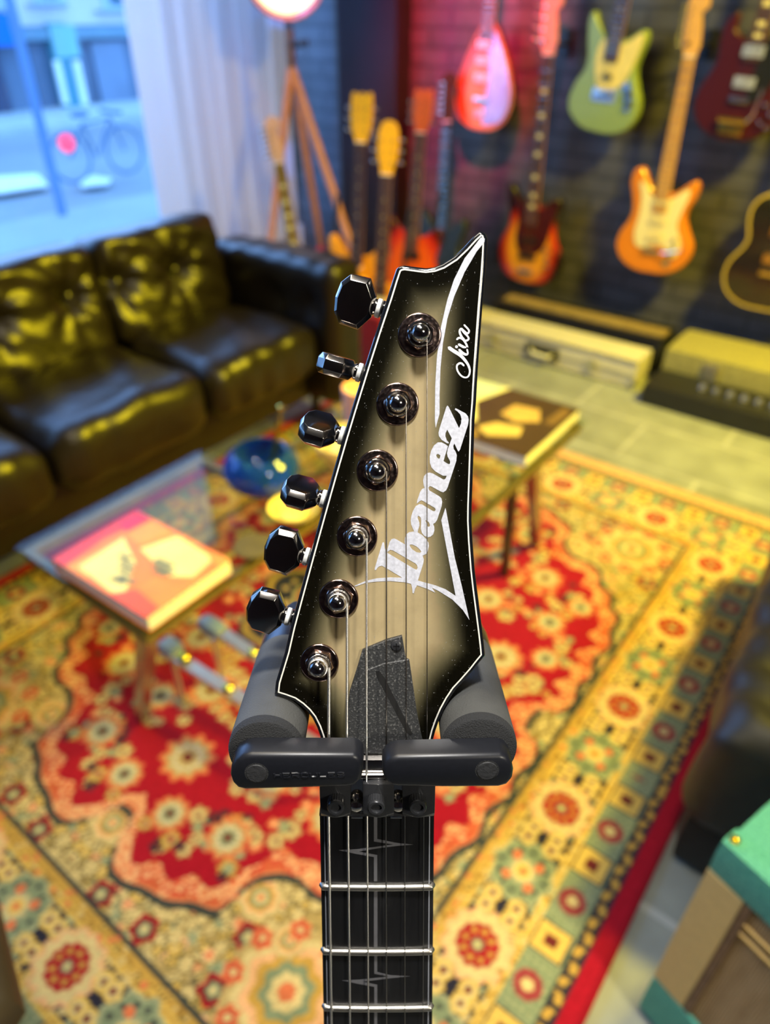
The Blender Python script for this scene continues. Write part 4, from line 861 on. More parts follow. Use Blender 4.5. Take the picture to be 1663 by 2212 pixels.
m_gb = mat('gloss_black_edge', (.006, .007, .010, 1), .10, coat=.6, var=.1)
out_px = [(1042, 498), (1050, 503), (1053.6, 514), (1052, 550), (1048, 603), (1043, 660), (1037, 740), (1033, 797), (1029, 871), (1026, 907), (1024, 975), (1021.5, 1049), (1020, 1090), (1019.5, 1124), (1021.5, 1168), (1026, 1228), (1031, 1272), (1037, 1318), (1043, 1365), (1046.5, 1395), (1048.5, 1417), (1036, 1432), (1022, 1450), (1000, 1475), (985, 1491), (971, 1512), (959, 1534), (949, 1557), (941, 1580), (936, 1600), (935, 1650), (936, 1700),
          (692, 1700), (694, 1650), (696, 1622), (691, 1592), (684, 1572), (674, 1552), (663, 1538), (650, 1526), (634, 1515), (615, 1508), (592, 1501), (595, 1474), (615, 1408), (627, 1355), (649, 1273), (672, 1188), (694, 1108), (717, 1026), (739, 950), (761, 877), (787, 793), (812, 715), (837, 640), (848, 604), (856, 580), (863, 574), (873, 572), (903, 576), (920, 578), (937, 576), (955, 569.5), (981, 553), (1003, 532), (1022, 511), (1034, 500)]
HO = ccw([hpx(*p) for p in out_px]); HO = resample(HO, .0016)
# body with painted burst (paint colour by distance from the edge)
burst = NT('headstock_burst'); va = burst.n('ShaderNodeVertexColor', layer_name='paint')
fl = burst.n('ShaderNodeTexNoise', _Scale=55.0, _Detail=6.0, _Roughness=.65); burst.l(burst.obj((1, .8, 1)), fl.inputs[0])
mxf = burst.n('ShaderNodeMixRGB', blend_type='MULTIPLY', _Fac=.38); burst.l(va.outputs[0], mxf.inputs[1]); burst.l(burst.ramp(fl.outputs[0], [(.32, (.62, .60, .56, 1)), (.5, (1, 1, 1, 1)), (.72, (1.35, 1.3, 1.2, 1))]), mxf.inputs[2])
du = burst.n('ShaderNodeTexVoronoi', _Scale=1250.0, _Randomness=1.0); burst.l(burst.obj(), du.inputs[0])
dn = burst.n('ShaderNodeTexNoise', _Scale=700.0, _Detail=1.0); burst.l(burst.obj(), dn.inputs[0])
d1 = burst.ramp(du.outputs['Distance'], [(.10, (1, 1, 1, 1)), (.22, (0, 0, 0, 1))]); d2 = burst.ramp(dn.outputs[0], [(.57, (0, 0, 0, 1)), (.66, (1, 1, 1, 1))])
dm = burst.n('ShaderNodeMixRGB', blend_type='MULTIPLY', _Fac=1.0); burst.l(d1, dm.inputs[1]); burst.l(d2, dm.inputs[2])
mxd = burst.n('ShaderNodeMixRGB', blend_type='MIX'); burst.l(dm.outputs[0], mxd.inputs[0]); burst.l(mxf.outputs[0], mxd.inputs[1]); mxd.inputs[2].default_value = (.24, .24, .23, 1)
burst.l(mxd.outputs[0], burst.p.inputs['Base Color']); burst.p.inputs['Roughness'].default_value = .16; burst.p.inputs['Specular IOR Level'].default_value = .35; burst.p.inputs['Coat Weight'].default_value = .4; burst.p.inputs['Coat Roughness'].default_value = .05
E_ = np.array(HO); nE = len(E_)
def edist(x, y):
    a = E_; b_ = np.roll(E_, -1, 0); ab = b_-a; t = np.clip(((x-a[:, 0])*ab[:, 0]+(y-a[:, 1])*ab[:, 1])/(ab**2).sum(1), 0, 1)
    return float(np.hypot(a[:, 0]+t*ab[:, 0]-x, a[:, 1]+t*ab[:, 1]-y).min())
IN = inset(HO, .0011)
pin = [Vector(p) for p in IN]; ne = len(pin)
xs = [p[0] for p in IN]; ys = [p[1] for p in IN]
def inside(x, y):
    c_ = False; j = ne-1
    for i in range(ne):
        if (IN[i][1] > y) != (IN[j][1] > y) and x < (IN[j][0]-IN[i][0])*(y-IN[i][1])/(IN[j][1]-IN[i][1])+IN[i][0]: c_ = not c_
        j = i
    return c_
pts = list(pin); gstep = .0015
y = min(ys)
while y < max(ys):
    x = min(xs)
    while x < max(xs):
        if inside(x, y) and edist(x, y) > .0018: pts.append(Vector((x, y)))
        x += gstep
    y += gstep
vo, eo, fo, _, _, _ = geometry.delaunay_2d_cdt(pts, [(i, (i+1) % ne) for i in range(ne)], [], 1, 1e-6)
fo = [f_ if (vo[f_[1]]-vo[f_[0]]).cross(vo[f_[2]]-vo[f_[0]]) > 0 else tuple(reversed(f_)) for f_ in fo]
top_me = mesh([(p.x, p.y, 0) for p in vo], [tuple(f_) for f_ in fo], 'headstock_face')
ca = top_me.color_attributes.new('paint', 'FLOAT_COLOR', 'POINT')
ctr = np.array(srgb(168, 151, 114)[:3])
for i, p in enumerate(vo):
    d = edist(p.x, p.y)
    # burst centre runs a little right of the tuner row
    t = min(1, max(0, (d-.0055)/.0165)); t = t*t*(3-2*t)
    yy = p.y; t *= .03+.97*min(1, max(0, (.203-yy)/.065))
    c_ = ctr*(.010+.99*t); c_ = c_*np.array([1-.12*(1-t), 1, 1-.02*(1-t)]) if t < .6 else c_
    ca.data[i].color = (c_[0], c_[1], c_[2], 1)
hs = empty('headstock', parent=gtr); hs.matrix_local = HM
face = link('face_veneer', top_me, burst.m, hs, smooth=False)
b = MB(); n = len(HO); rings = [(IN, 0.0), (inset(HO, .0005), -.00015), (inset(HO, .0001), -.0006), (HO, -.0013), (HO, -.0130), (inset(HO, .0010), -.0140)]
vv = [(p[0], p[1], z) for r_, z in rings for p in r_]; ff = []
for k in range(len(rings)-1):
    for i in range(n): i2 = (i+1) % n; ff.append((k*n+i2, k*n+i, (k+1)*n+i, (k+1)*n+i2))
tb = [(t_[0], t_[1], t_[2]) for t_ in geometry.tessellate_polygon([[Vector((p[0], p[1], 0)) for p in HO]])]
ff += [tuple((len(rings)-1)*n+i for i in t_) for t_ in tb]
b.add(vv, ff); b.build('edge', m_gb, hs)
# white binding line
o1, o2 = inset(HO, .00125), inset(HO, .00177)
keep = [i for i in range(n) if HO[i][1] > hpx(800, 1640)[1]]
bd = MB(); vv = [(p[0], p[1], .00006) for p in o1]+[(p[0], p[1], .00006) for p in o2]
ks = set(keep); bd.add(vv, [(i, (i+1) % n, n+(i+1) % n, n+i) for i in keep if (i+1) % n in ks])
bd.build('binding', mat('ivory_binding', srgb(226, 224, 214), .3, var=.03), hs, smooth=False)

# --- lettering on the headstock
m_logo = mat('silver_sparkle_decal', srgb(196, 198, 208), .45, noise=900, var=.18, spec=.4)
cA = lambda p: crop(p, 880, 860, .10222); cB = lambda p: crop(p, 850, 1040, .10222); cC = lambda p: crop(p, 760, 1130, .10824)
c1 = lambda p: crop(p, 500, 480, .3728); c2 = lambda p: crop(p, 500, 900, .3728)
logo = cA([(845, 155), (870, 185), (1090, 635), (1130, 540), (1142, 440), (1115, 345), (1060, 285), (998, 240), (1012, 215), (1040, 222), (1230, 325), (1280, 390), (1293, 460), (1280, 560), (1110, 1090), (1080, 1128), (1062, 1110), (990, 955), (968, 1010), (978, 1075), (1020, 1135), (1043, 1210), (1030, 1330), (850, 1880), (815, 1950), (755, 1990), (700, 1972), (510, 1868), (470, 1858), (443, 1890), (450, 1930)])
logo += cB([(760, 192), (960, 310), (1010, 355), (1028, 430), (1015, 520), (920, 810), (880, 870), (835, 897), (860, 960), (862, 1040), (835, 1120), (780, 1165), (720, 1180), (650, 1150), (600, 1090), (575, 1000), (580, 900), (583, 820), (570, 760), (530, 722), (505, 745), (515, 790), (545, 870), (548, 930), (520, 1020), (508, 1075), (600, 1130), (690, 1215), (735, 1290), (745, 1360), (720, 1480), (690, 1530), (610, 1570)])
logo += cC([(1412, 655), (1435, 720), (1425, 800), (1315, 1150), (1190, 1165), (1000, 1085), (690, 900), (600, 850), (550, 860), (510, 890), (480, 938), (455, 935), (455, 900), (610, 390), (630, 378), (645, 400), (655, 490), (690, 572), (720, 600), (1250, 915), (1290, 928), (1312, 890), (1300, 840), (1270, 805), (820, 545), (765, 530), (702, 578), (712, 510), (750, 380), (790, 320), (840, 305), (880, 320), (1062, 425), (1052, 360), (1060, 290), (1090, 220), (1140, 180)])
logo += cB([(437, 1056), (400, 980), (370, 900), (362, 820), (375, 730), (410, 620), (470, 520), (540, 480), (600, 485), (830, 625), (870, 630), (888, 600), (875, 560), (620, 410), (585, 398), (550, 415), (490, 468), (500, 400), (560, 220), (600, 160), (655, 135)])
logo += cA([(345, 1850), (330, 1740), (350, 1650), (400, 1590), (470, 1572), (540, 1595), (740, 1710), (775, 1720), (805, 1700), (830, 1640), (750, 1640), (590, 1550), (510, 1470), (475, 1370), (470, 1240), (500, 1110), (560, 1000), (640, 935), (720, 935), (800, 975), (855, 1015), (760, 1330), (870, 1400), (900, 1380), (900, 1330), (850, 1240), (835, 1170), (850, 1080), (935, 850), (840, 665), (805, 740), (800, 800), (830, 890), (872, 935), (870, 960), (830, 950), (720, 880), (665, 800), (655, 730), (675, 650), (820, 190)])
holes = [cA([(605, 1210), (620, 1185), (650, 1180), (695, 1210), (690, 1250), (668, 1285), (630, 1260)]), cB([(670, 820), (700, 820), (745, 860), (765, 905), (765, 945), (735, 960), (715, 945), (700, 890)]), cC([(1150, 430), (1200, 425), (1290, 465), (1360, 530), (1385, 570), (1360, 592), (1290, 580), (1200, 520), (1160, 465)])]
ZD = .00008
o = link('logo_lettering', fill2d([[hpx(*p) for p in lp] for lp in [logo]+holes], .00008, 'logo_lettering'), m_logo, hs, smooth=False, loc=(0, 0, ZD))
sw = cC([(50, 1250), (280, 1150), (500, 1100), (760, 1082), (1000, 1088), (1180, 1120), (1330, 1150), (1663, 1240)])+c2([(1240, 1000), (1298, 1038), (1288, 985), (1215, 600)])+[(962, 1097), (963.5, 1103), (982, 1203.6)]+c2([(1335, 985), (1378, 1178), (1340, 1120), (1280, 1060), (1200, 1010), (1160, 990)])+cC([(1663, 1385), (1500, 1310), (1300, 1240), (1260, 1310), (1235, 1400), (1210, 1395), (1200, 1280), (1180, 1210), (1060, 1180), (760, 1155), (500, 1165), (280, 1190), (80, 1260)])
link('logo_swoosh', fill2d([[hpx(*p) for p in sw]], .00008, 'logo_swoosh'), m_logo, hs, smooth=False, loc=(0, 0, ZD+.00002))
sw2 = c1([(1445, 88), (1350, 210), (1290, 330), (1250, 450), (1215, 600), (1190, 780), (1180, 950), (1178, 1150), (1183, 1192), (1205, 1110), (1205, 1000), (1210, 850), (1225, 700), (1250, 560), (1290, 430), (1350, 290), (1420, 170), (1465, 115), (1467, 95)])
link('logo_swoosh', fill2d([[hpx(*p) for p in sw2]], .00008, 'logo_swoosh'), m_logo, hs, smooth=False, loc=(0, 0, ZD))
def stroke(px_pts, w):
    L, R, e_, s_ = ribbon([hpx(*p) for p in px_pts], [q*.00017 for q in w], 5); return [tuple(q) for q in s_+L+e_+R[::-1]]
cD = lambda p: crop(p, 970, 690, .0678)
sig = [([(0, 905), (150, 1010), (330, 1120), (480, 1270), (600, 1440), (655, 1600), (645, 1740), (590, 1830), (500, 1850), (390, 1800), (290, 1680), (245, 1550), (260, 1450), (330, 1400), (400, 1405), (465, 1470)], (7, 7, 5, 3.6, 3.2, 3.4, 3.6, 4.2, 3.6)),
       ([(325, 970), (400, 1050), (500, 1110), (570, 1115), (592, 1060), (570, 960)], (5, 5.5, 4.5, 3.4, 3.2)), ([(310, 800), (420, 860), (520, 910), (575, 930), (560, 830), (490, 700), (400, 610), (310, 590), (250, 635)], (5, 5, 5.4, 4, 4, 4, 4)),
       ([(400, 600), (490, 670), (570, 670), (620, 620), (590, 540), (470, 420), (385, 310), (340, 340), (340, 430), (400, 560), (470, 640)], (4, 4, 3.6, 3.6, 3.8, 4.6, 4.4)), ([(385, 300), (480, 390), (570, 450), (630, 400), (610, 320), (480, 180)], (5, 5, 4.4, 3.6, 3.4, 3.6))]
m_sig = mat('white_decal', srgb(222, 222, 226), .4, var=.03)
for k, (p, w) in enumerate(sig): link('signature_lettering', fill2d([stroke(cD(p), w)], .00006, 'signature_lettering'), m_sig, hs, smooth=False, loc=(0, 0, ZD+.000012*k))
dc = hpx(*cD([(235, 872)])[0]); MB().lathe([(.0005, 0), (.0005, .00012)], 16, T(dc[0], dc[1], 0)).build('signature_lettering', m_sig, hs, smooth=False)

# --- tuners
m_cos = NT('cosmo_black'); m_cos.p.inputs['Base Color'].default_value = (.40, .29, .26, 1); m_cos.p.inputs['Metallic'].default_value = 1; m_cos.p.inputs['Roughness'].default_value = .2
nn_ = m_cos.n('ShaderNodeTexNoise', _Scale=900.0, _Detail=3.0); m_cos.l(m_cos.obj(), nn_.inputs[0]); m_cos.l(m_cos.ramp(nn_.outputs[0], [(.4, (.13, .13, .13, 1)), (.7, (.24, .24, .24, 1))]), m_cos.p.inputs['Roughness'])
m_post = mat('polished_black_chrome', (.50, .48, .47, 1), .10, 1, var=.02); m_btn = mat('black_chrome_button', (.36, .33, .30, 1), .16, 1, var=.02)
m_ny = mat('white_nylon', srgb(226, 226, 222), .4, var=.03); m_str = NT('nickel_wound_string'); m_str.p.inputs['Metallic'].default_value = 1; m_str.p.inputs['Roughness'].default_value = .3; m_str.p.inputs['Base Color'].default_value = (.8, .78, .74, 1)
ws = m_str.n('ShaderNodeTexWave', _Scale=900.0); ws.bands_direction = 'Y'; m_str.l(m_str.obj(), ws.inputs[0]); m_str.bump(ws.outputs['Fac'], .5, .0002)
m_pl = mat('plain_steel_string', (.42, .39, .36, 1), .25, 1, var=.02)
posts = [(906, 724), (858.6, 873), (815, 1016), (771.4, 1158), (731.5, 1293), (690, 1431)]
btns = [(769, 652, 70), (728, 791, -4), (690, 927, 26), (651, 1064, 18), (615, 1189, 62), (576, 1319, 66)]   # px centre of the button and how far it is turned
SX = [(710.7, 707), (749.7, 750), (792, 792.7), (834.5, 834.7), (877, 877), (922, 919)]
gd_ = Vector(hpx(761, 877))-Vector(hpx(612, 1421)); gd_.normalize(); sd = Vector((-gd_.y, gd_.x))       # left edge direction / outward
if sd.x > 0: sd = -sd
posth = .0098
for i, ((px, py), (bx, by, rot)) in enumerate(zip(posts, btns)):
    c = Vector(hpx(px, py)); tn = empty('tuning_peg', parent=hs); tn.location = (c.x, c.y, 0)
    R_ = .0076-.0001*i
    MB().lathe([(R_, 0), (R_, .0004), (R_-.0002, .0008), (R_-.0006, .0010), (R_-.0012, .0009), (R_-.0020, .0011), (.003, .0012)], 48).build('washer', m_cos.m, tn)
    hx_ = [(math.cos(k*pi/3+.4+i*.5), math.sin(k*pi/3+.4+i*.5)) for k in range(6)]
    b = MB(); b.hull([(x*.0056, y*.0056, z) for x, y in hx_ for z in (.001, .0019)]+[(.0046*math.cos(k*pi/12), .0046*math.sin(k*pi/12), .0029) for k in range(24)]); b.build('hex_nut', m_cos.m, tn)
    MB().lathe([(.0043, .0028), (.0043, .0033), (.0041, .0035), (.0034, .0034), (.0033, .0026)], 32).build('bushing_ring', m_post, tn)
    r1 = .0031
    MB().lathe([(r1, .002), (r1, .0052), (r1-.0007, .0060), (r1-.0007, .0064), (r1, .0070)]+[(r1*math.cos(a_), .0070+r1*.92*math.sin(a_)) for a_ in [k*pi/20 for k in range(1, 10)]]+[(.0001, .0070+r1*.92)], 32).build('post', m_post, tn)
    sr = (.00015, .00018, .00023, .00036, .00044, .00052)[i]
    # string wraps
    nw_ = (2, 2, 2, 2, 3, 3)[i]; hl = [((r1-.0006+sr)*math.cos(a_), (r1-.0006+sr)*math.sin(a_), .0046+.0018*a_/(2*pi*nw_)) for a_ in np.linspace(0, 2*pi*nw_, 26*nw_)]
    if i < 6: MB().tube([Vector(p) if False else p for p in hl], sr, 6).build('string_wrap', m_str.m if i > 2 else m_pl, tn)
    # button, shaft
    z_s = -.0072; bc = Vector(hpx(bx, by, z_s)); ec = bc-sd*.0125
    loc = bc-c; Xd = Vector((sd.x, sd.y, 0)); Zr = Vector((0, 0, 1)); Yd = Zr.cross(Xd)
    Bf = Matrix((Xd, Yd, Zr)).transposed().to_4x4(); Bf = T(loc.x, loc.y, z_s) @ Bf @ RX((-16, 84, 62, 70, -14, -18)[i])
    oct_ = [(-.0066, -.0036), (-.0066, .0036), (-.0030, .0090), (.0038, .0087), (.0066, .0052), (.0074, .0), (.0066, -.0052), (.0038, -.0087), (-.0030, -.0090)]
    b = MB(); b.hull([(x, y, z) for x, y in oct_ for z in (-.0017, .0017)]+[(x*.82+.0002, y*.80, z) for x, y in oct_ for z in (-.0036, .0036)], bev=.00022)
    b.build('button', m_btn, tn, mw=Bf)
    Sf = Matrix((Xd, Yd, Zr)).transposed().to_4x4(); Sf = T(loc.x, loc.y, z_s) @ Sf @ RY(-90)      # +z runs toward the headstock
    MB().lathe([(.0026, .0062), (.0030, .0068), (.0030, .0074)], 24).build('collar', m_post, tn, mw=Sf)
    MB().lathe([(.0031, .0075), (.0034, .0077), (.0034, .0089), (.0031, .0091)], 28).build('nylon_washer', m_ny, tn, mw=Sf)
    MB().lathe([(.0026, .0091), (.0031, .0094), (.0031, .0102), (.0028, .0106), (.0030, .0112), (.0032, .0200)], 28).build('shaft', m_post, tn, mw=Sf)
    MB().rbox((-.0065, -.0065, -.021), (.0065, .0065, -.0142), .0015, (3, 3, 3)).build('gear_housing', m_btn, tn)

# --- neck, fretboard, frets, inlay
def wid(y): return .0215-y*.0155 if y < 0 else .0215
b = MB(); v = []; f = []; ns = 14
st_ = [(.0, .014), (-.10, .0145), (-.30, .016), (-.47, .018)]
for (yy, dp) in st_:
    for i in range(ns+1): a = pi*i/ns; v.append((wid(yy)*math.cos(a), yy, -.005-dp*abs(math.sin(a))**.75))
for j in range(len(st_)-1):
    for i in range(ns): f.append((j*(ns+1)+i, j*(ns+1)+i+1, (j+1)*(ns+1)+i+1, (j+1)*(ns+1)+i))
    f.append((j*(ns+1)+ns, j*(ns+1), (j+1)*(ns+1), (j+1)*(ns+1)+ns))
f += [tuple(range(ns+1)), tuple(range(len(v)-1, len(v)-ns-2, -1))]
b.add(v, f); b.build('neck', m_gb, gtr)
MB().hull([(.0208, .001, -.006), (-.0208, .001, -.006), (.0205, .036, -.022), (-.0205, .036, -.022), (.019, .036, -.012), (-.019, .036, -.012), (.0206, 0, -.018), (-.0206, 0, -.018)]).build('neck_joint', m_gb, gtr)
m_fb = NT('ebony_fretboard'); m_fb.p.inputs['Base Color'].default_value = (.010, .010, .011, 1); m_fb.p.inputs['Roughness'].default_value = .34; m_fb.p.inputs['Specular IOR Level'].default_value = .25
nf = m_fb.n('ShaderNodeTexNoise', _Scale=60.0, _Detail=7.0, _Roughness=.7); m_fb.l(m_fb.obj((1, .12, 1)), nf.inputs[0]); m_fb.l(m_fb.ramp(nf.outputs[0], [(.4, (.007, .007, .008, 1)), (.58, (.012, .012, .013, 1)), (.75, (.035, .035, .036, 1))]), m_fb.p.inputs['Base Color']); m_fb.bump(nf.outputs[0], .2, .001)
b = MB(); v = []; f = []; yys = [0, -.12, -.30, -.49]; m_ = 8
for yy in yys:
    for i in range(m_+1): x = -1+2*i/m_; v.append((x*wid(yy), yy, -.0004*x*x if abs(x) < .99 else -.0008))
    v.append((wid(yy), yy, -.0052)); v.append((-wid(yy), yy, -.0052))
R__ = m_+3
for j in range(len(yys)-1):
    for i in range(R__): i2 = (i+1) % R__; f.append((j*R__+i2, j*R__+i, (j+1)*R__+i, (j+1)*R__+i2))
f += [tuple(range(R__)), tuple(range(len(v)-1, len(v)-1-R__, -1))]
b.add(v, f); b.build('fretboard', m_fb.m, gtr)
m_fret = mat('fret_wire', (.72, .68, .60, 1), .34, 1, var=.05)
for k in range(1, 13):
    yy = -.648*(1-2**(-k/12)); w = wid(yy)-.0004; b = MB()
    pp = [(-w, yy, -.0012), (-w+.0008, yy, .0002)]+[(x*w, yy, .00035*(1-x*x)+.0001) for x in (-.9, -.6, -.3, 0, .3, .6, .9)]+[(w-.0008, yy, .0002), (w, yy, -.0012)]
    b.tube(pp, .00138, 10); b.build('fret', m_fret, gtr)
m_inl = mat('grey_inlay', srgb(104, 104, 108), .4, noise=200, var=.12)
cN = lambda p: crop(p, 640, 1680, .2404)
for q in ([(697, 340), (727, 340), (727, 550), (900, 585), (1050, 600), (900, 612), (740, 632), (600, 655), (560, 662), (727, 695), (727, 930), (697, 930), (697, 712), (520, 680), (380, 650), (560, 640), (870, 598), (697, 572)],
          [(697, 1000), (729, 1000), (729, 1520), (697, 1520)], [(700, 1590), (727, 1590), (727, 1745), (850, 1775), (1020, 1783), (850, 1800), (640, 1826), (600, 1832), (727, 1860), (727, 2030), (700, 2030), (700, 1878), (540, 1848), (410, 1820), (560, 1815), (830, 1785), (700, 1760)], [(700, 2095), (727, 2095), (727, 2300), (700, 2300)]):
    link('lightning_inlay', fill2d([[gpx(*p) for p in cN(q)]], .00006, 'lightning_inlay'), m_inl, gtr, smooth=False, loc=(0, 0, .00004))
m_bl = mat('fretboard_binding', srgb(178, 182, 192), .25, var=.03)
for sx in (-1, 1):
    MB().add([(sx*(wid(yy)-.0019+d), yy, -.00022) for yy in (-.001, -.49) for d in (0, .00035)], [(0, 1, 3, 2) if sx < 0 else (0, 1, 3, 2)]).build('side_line', m_bl, gtr, smooth=False)

# --- locking nut
m_nut = mat('nut_chrome', (.66, .62, .58, 1), .14, 1, var=.05)
m_sat = mat('satin_black_metal', (.055, .057, .063, 1), .3, .5, var=.1, noise=300)
MB().rbox((-.0213, -.0005, -.0045), (.0213, .0240, .0006), .0006, (6, 4, 3)).build('nut_base', m_nut, gtr)
MB().tube([(-.021, .0178, .0014), (.021, .0178, .0014)], .0012, 10).build('string_bar', m_nut, gtr)
MB().rbox((-.0216, -.0012, -.0045), (.0216, .0004, .0012), .0004, (6, 2, 2)).build('nut_lip', m_sat, gtr)
for k, (xa, xb, bxp) in enumerate(((692, 757, 725), (784, 851, 813), (869, 939, 903))):
    x0 = gpx(xa, 1730, .003)[0]; x1 = gpx(xb, 1730, .003)[0]; xm = (x0+x1)/2; cl = empty('string_clamp', parent=gtr); cl.location = (xm, .0088, .0008); h_ = (x1-x0)/2
    b = MB(); b.hull([(sx*h_, sy, z) for sx in (-1, 1) for (sy, z) in ((-.0078, 0), (-.0078, .0022), (.0074, .0030), (.0074, 0), (-.005, .0038))]+[(0, .0084, .0046), (0, -.0064, .0048), (0, .0084, 0)], bev=.00035)
    b.build('clamp_block', m_sat, cl)
    bx_ = gpx(bxp, 1746, .0098)[0]-xm; Mb = T(bx_, gpx(bxp, 1746, .0093)[1]-.0088, .004)
    b = MB(); prof = []
    for kk in range(44):
        pass
    v = []; f = []; S_ = 48
    for (r_, z) in ((.0031, 0), (.0031, .0036)):
        for q in range(S_): rr_ = r_+(.00010 if q % 2 else -.00006); v.append((rr_*math.cos(2*pi*q/S_), rr_*math.sin(2*pi*q/S_), z))
    for q in range(S_): q2 = (q+1) % S_; f.append((q, q2, S_+q2, S_+q))
    b.add(v, f, Mb); b.build('bolt_knurl', m_sat, cl)
    MB().lathe([(.0031, .0036), (.0031, .0043), (.0028, .0047), (.0020, .0047), (.0019, .0045)]+[(.0018, .0030), (.0001, .0028)], 6*6, Mb).build('bolt_head', m_sat, cl)
for xp in (770, 860):
    xx = gpx(xp, 1735, .002)[0]; MB().lathe([(.0026, 0), (.0026, .0006), (.0016, .0012), (.0018, .0020), (.0024, .0026), (.0022, .0034), (.0012, .0039), (.0001, .0040)], 20, T(xx, gpx(xp, 1735, .002)[1], .0006)).build('nut_screw', m_nut, gtr)
for x0, x1 in ((758, 784), (843, 869)):
    a = gpx(x0, 1760, .001)[0]; c_ = gpx(x1, 1760, .001)[0]; MB().rbox((a, -.0022, -.0005), (c_, -.0006, .0012), .0003, (3, 2, 2)).build('nut_foot', m_nut, gtr)

# --- strings
sn = ('wound', 'wound', 'wound', 'plain', 'plain', 'plain')
for i, ((px, py), (xh, xf)) in enumerate(zip(posts[::-1], SX)):
    sr = (.00058, .00046, .00035, .00024, .00019, .00016)[i]
    c = Vector(hpx(px, py)); xt, yt = hpx(xh, py+10, .0058); a = HM @ Vector((xt, c.y, .0058))
    xn = gpx(xh, 1660, .0022)[0]; xb = gpx(xf, 1850, .0022)[0]
    far = Vector((xb*1.02+ (i-2.5)*.0007*2.2*1.6, -.49, .0040))
    p1 = Vector((xb+(i-2.5)*-.0004, 0.0, .0019))
    MB().tube([a, Vector((xn, .026, .0019)), Vector((xn*.5+xb*.5, .0178, .0030)), p1, far], sr, 8).build('string', m_str.m if i < 3 else m_pl, gtr, merge=False)

# --- truss rod cover
m_tr = NT('textured_black_cover'); m_tr.p.inputs['Base Color'].default_value = (.028, .029, .030, 1); m_tr.p.inputs['Roughness'].default_value = .5
nt_ = m_tr.n('ShaderNodeTexNoise', _Scale=1300.0, _Detail=2.0); m_tr.l(m_tr.obj(), nt_.inputs[0]); m_tr.bump(nt_.outputs[0], .5, .0004)
m_tr.l(m_tr.ramp(nt_.outputs[0], [(.55, (.026, .027, .028, 1)), (.78, (.16, .16, .155, 1))]), m_tr.p.inputs['Base Color'])
c3 = lambda p: crop(p, 460, 1340, .4089)
tc_ = empty('truss_rod_cover', parent=hs)
cov = [hpx(*p) for p in c3([(998, 75), (1018, 195), (1037, 205), (1075, 470), (1108, 640), (1115, 700), (735, 700), (700, 640), (705, 520), (722, 370), (760, 250), (790, 150), (850, 125), (920, 96)])]
MB().prism(cov, .0, .0019, .0003).build('cover_plate', m_tr.m, tc_)
low = [hpx(*p, .0012) for p in c3([(795, 262), (830, 250), (900, 222), (1034, 200), (1072, 470), (1106, 640), (1112, 698), (740, 698), (703, 640), (708, 520), (724, 385)])]
MB().prism(low, .0018, .0024, .0003).build('raised_panel', m_tr.m, tc_)
grv = [hpx(*p, .0024) for p in c3([(858, 268), (878, 266), (905, 300), (1055, 600), (1040, 608), (1020, 590), (865, 300)])]
MB().prism(grv, .0020, .00244, 0).build('groove', mat('groove_black', (.004, .004, .004, 1), .7), tc_, smooth=False)
mk = [hpx(*p, .0024) for p in c3([(775, 556), (800, 549), (832, 550), (832, 555), (805, 559), (803, 568), (798, 568), (798, 559), (776, 561)])]
MB().prism(mk, .0020, .00246, 0).build('mark', m_sat, tc_, smooth=False)
sc = hpx(856, 1394, .002); scr = empty('cover_screw', parent=tc_); scr.location = (sc[0], sc[1], .0019)
MB().lathe([(.0021, 0), (.0021, .0002), (.0018, .0007), (.0009, .0010), (.0001, .0011)], 24).build('screw_head', m_sat, scr)
MB().box((-.0011, -.00022, .0009), (.0011, .00022, .00116)).box((-.00022, -.0011, .0009), (.00022, .0011, .00116)).build('cross_slot', m_fb.m, scr, smooth=False)
# spacer block between cover and nut
lowb = [(gpx(765, 1640, 0)[0], .0160), (gpx(858, 1640, 0)[0], .0160), (gpx(858, 1640, 0)[0], .0265), (gpx(765, 1640, 0)[0], .0265)]
MB().prism([hpx(*q) for q in ((762, 1626), (868, 1626), (868, 1661), (762, 1661))], -.001, .0012, .0004).build('cover_foot', m_bkp, tc_)
# --- guitar body below the frame
BO = [(x*.001, -.86+y*.001) for x, y in STRAT]
MB().prism(catmull(BO, 4), -.040, -.002, .006).build('body', m_gb, gtr)
MB().rbox((-.035, -.70, -.0015), (.035, -.66, .006), .002, (3, 3, 3)).build('bridge', m_sat, gtr)
for yy in (-.56, -.64): MB().rbox((-.036, yy-.018, -.0015), (.036, yy+.018, .003), .002, (3, 3, 3)).build('pickup', m_sat, gtr)

# ------------------------------------------------------------------ the stand that holds it
std = empty('guitar_stand', M=GM); tag(std, 'black guitar stand whose foam yoke and two latch arms close round the neck in front', 'stand')
m_foam = NT('grey_foam_rubber'); m_foam.p.inputs['Roughness'].default_value = .85
nf = m_foam.n('ShaderNodeTexNoise', _Scale=22.0, _Detail=4.0); nf2 = m_foam.n('ShaderNodeTexNoise', _Scale=1400.0, _Detail=2.0); m_foam.l(m_foam.obj(), nf.inputs[0]); m_foam.l(m_foam.obj(), nf2.inputs[0])
m_foam.l(m_foam.ramp(nf.outputs[0], [(.35, (.040, .041, .040, 1)), (.68, (.085, .087, .082, 1))]), m_foam.p.inputs['Base Color']); m_foam.bump(nf2.outputs[0], .5, .0005)
m_cut = NT('cut_foam'); m_cut.p.inputs['Base Color'].default_value = (.022, .023, .025, 1); m_cut.p.inputs['Roughness'].default_value = .95; nf3 = m_cut.n('ShaderNodeTexNoise', _Scale=2200.0, _Detail=3.0); m_cut.l(m_cut.obj(), nf3.inputs[0]); m_cut.bump(nf3.outputs[0], .9, .0008)
m_arm = mat('satin_charcoal_plastic', (.010, .011, .015, 1), .36, noise=700, var=.12)
ZT = .0052
yk = empty('yoke', parent=std)
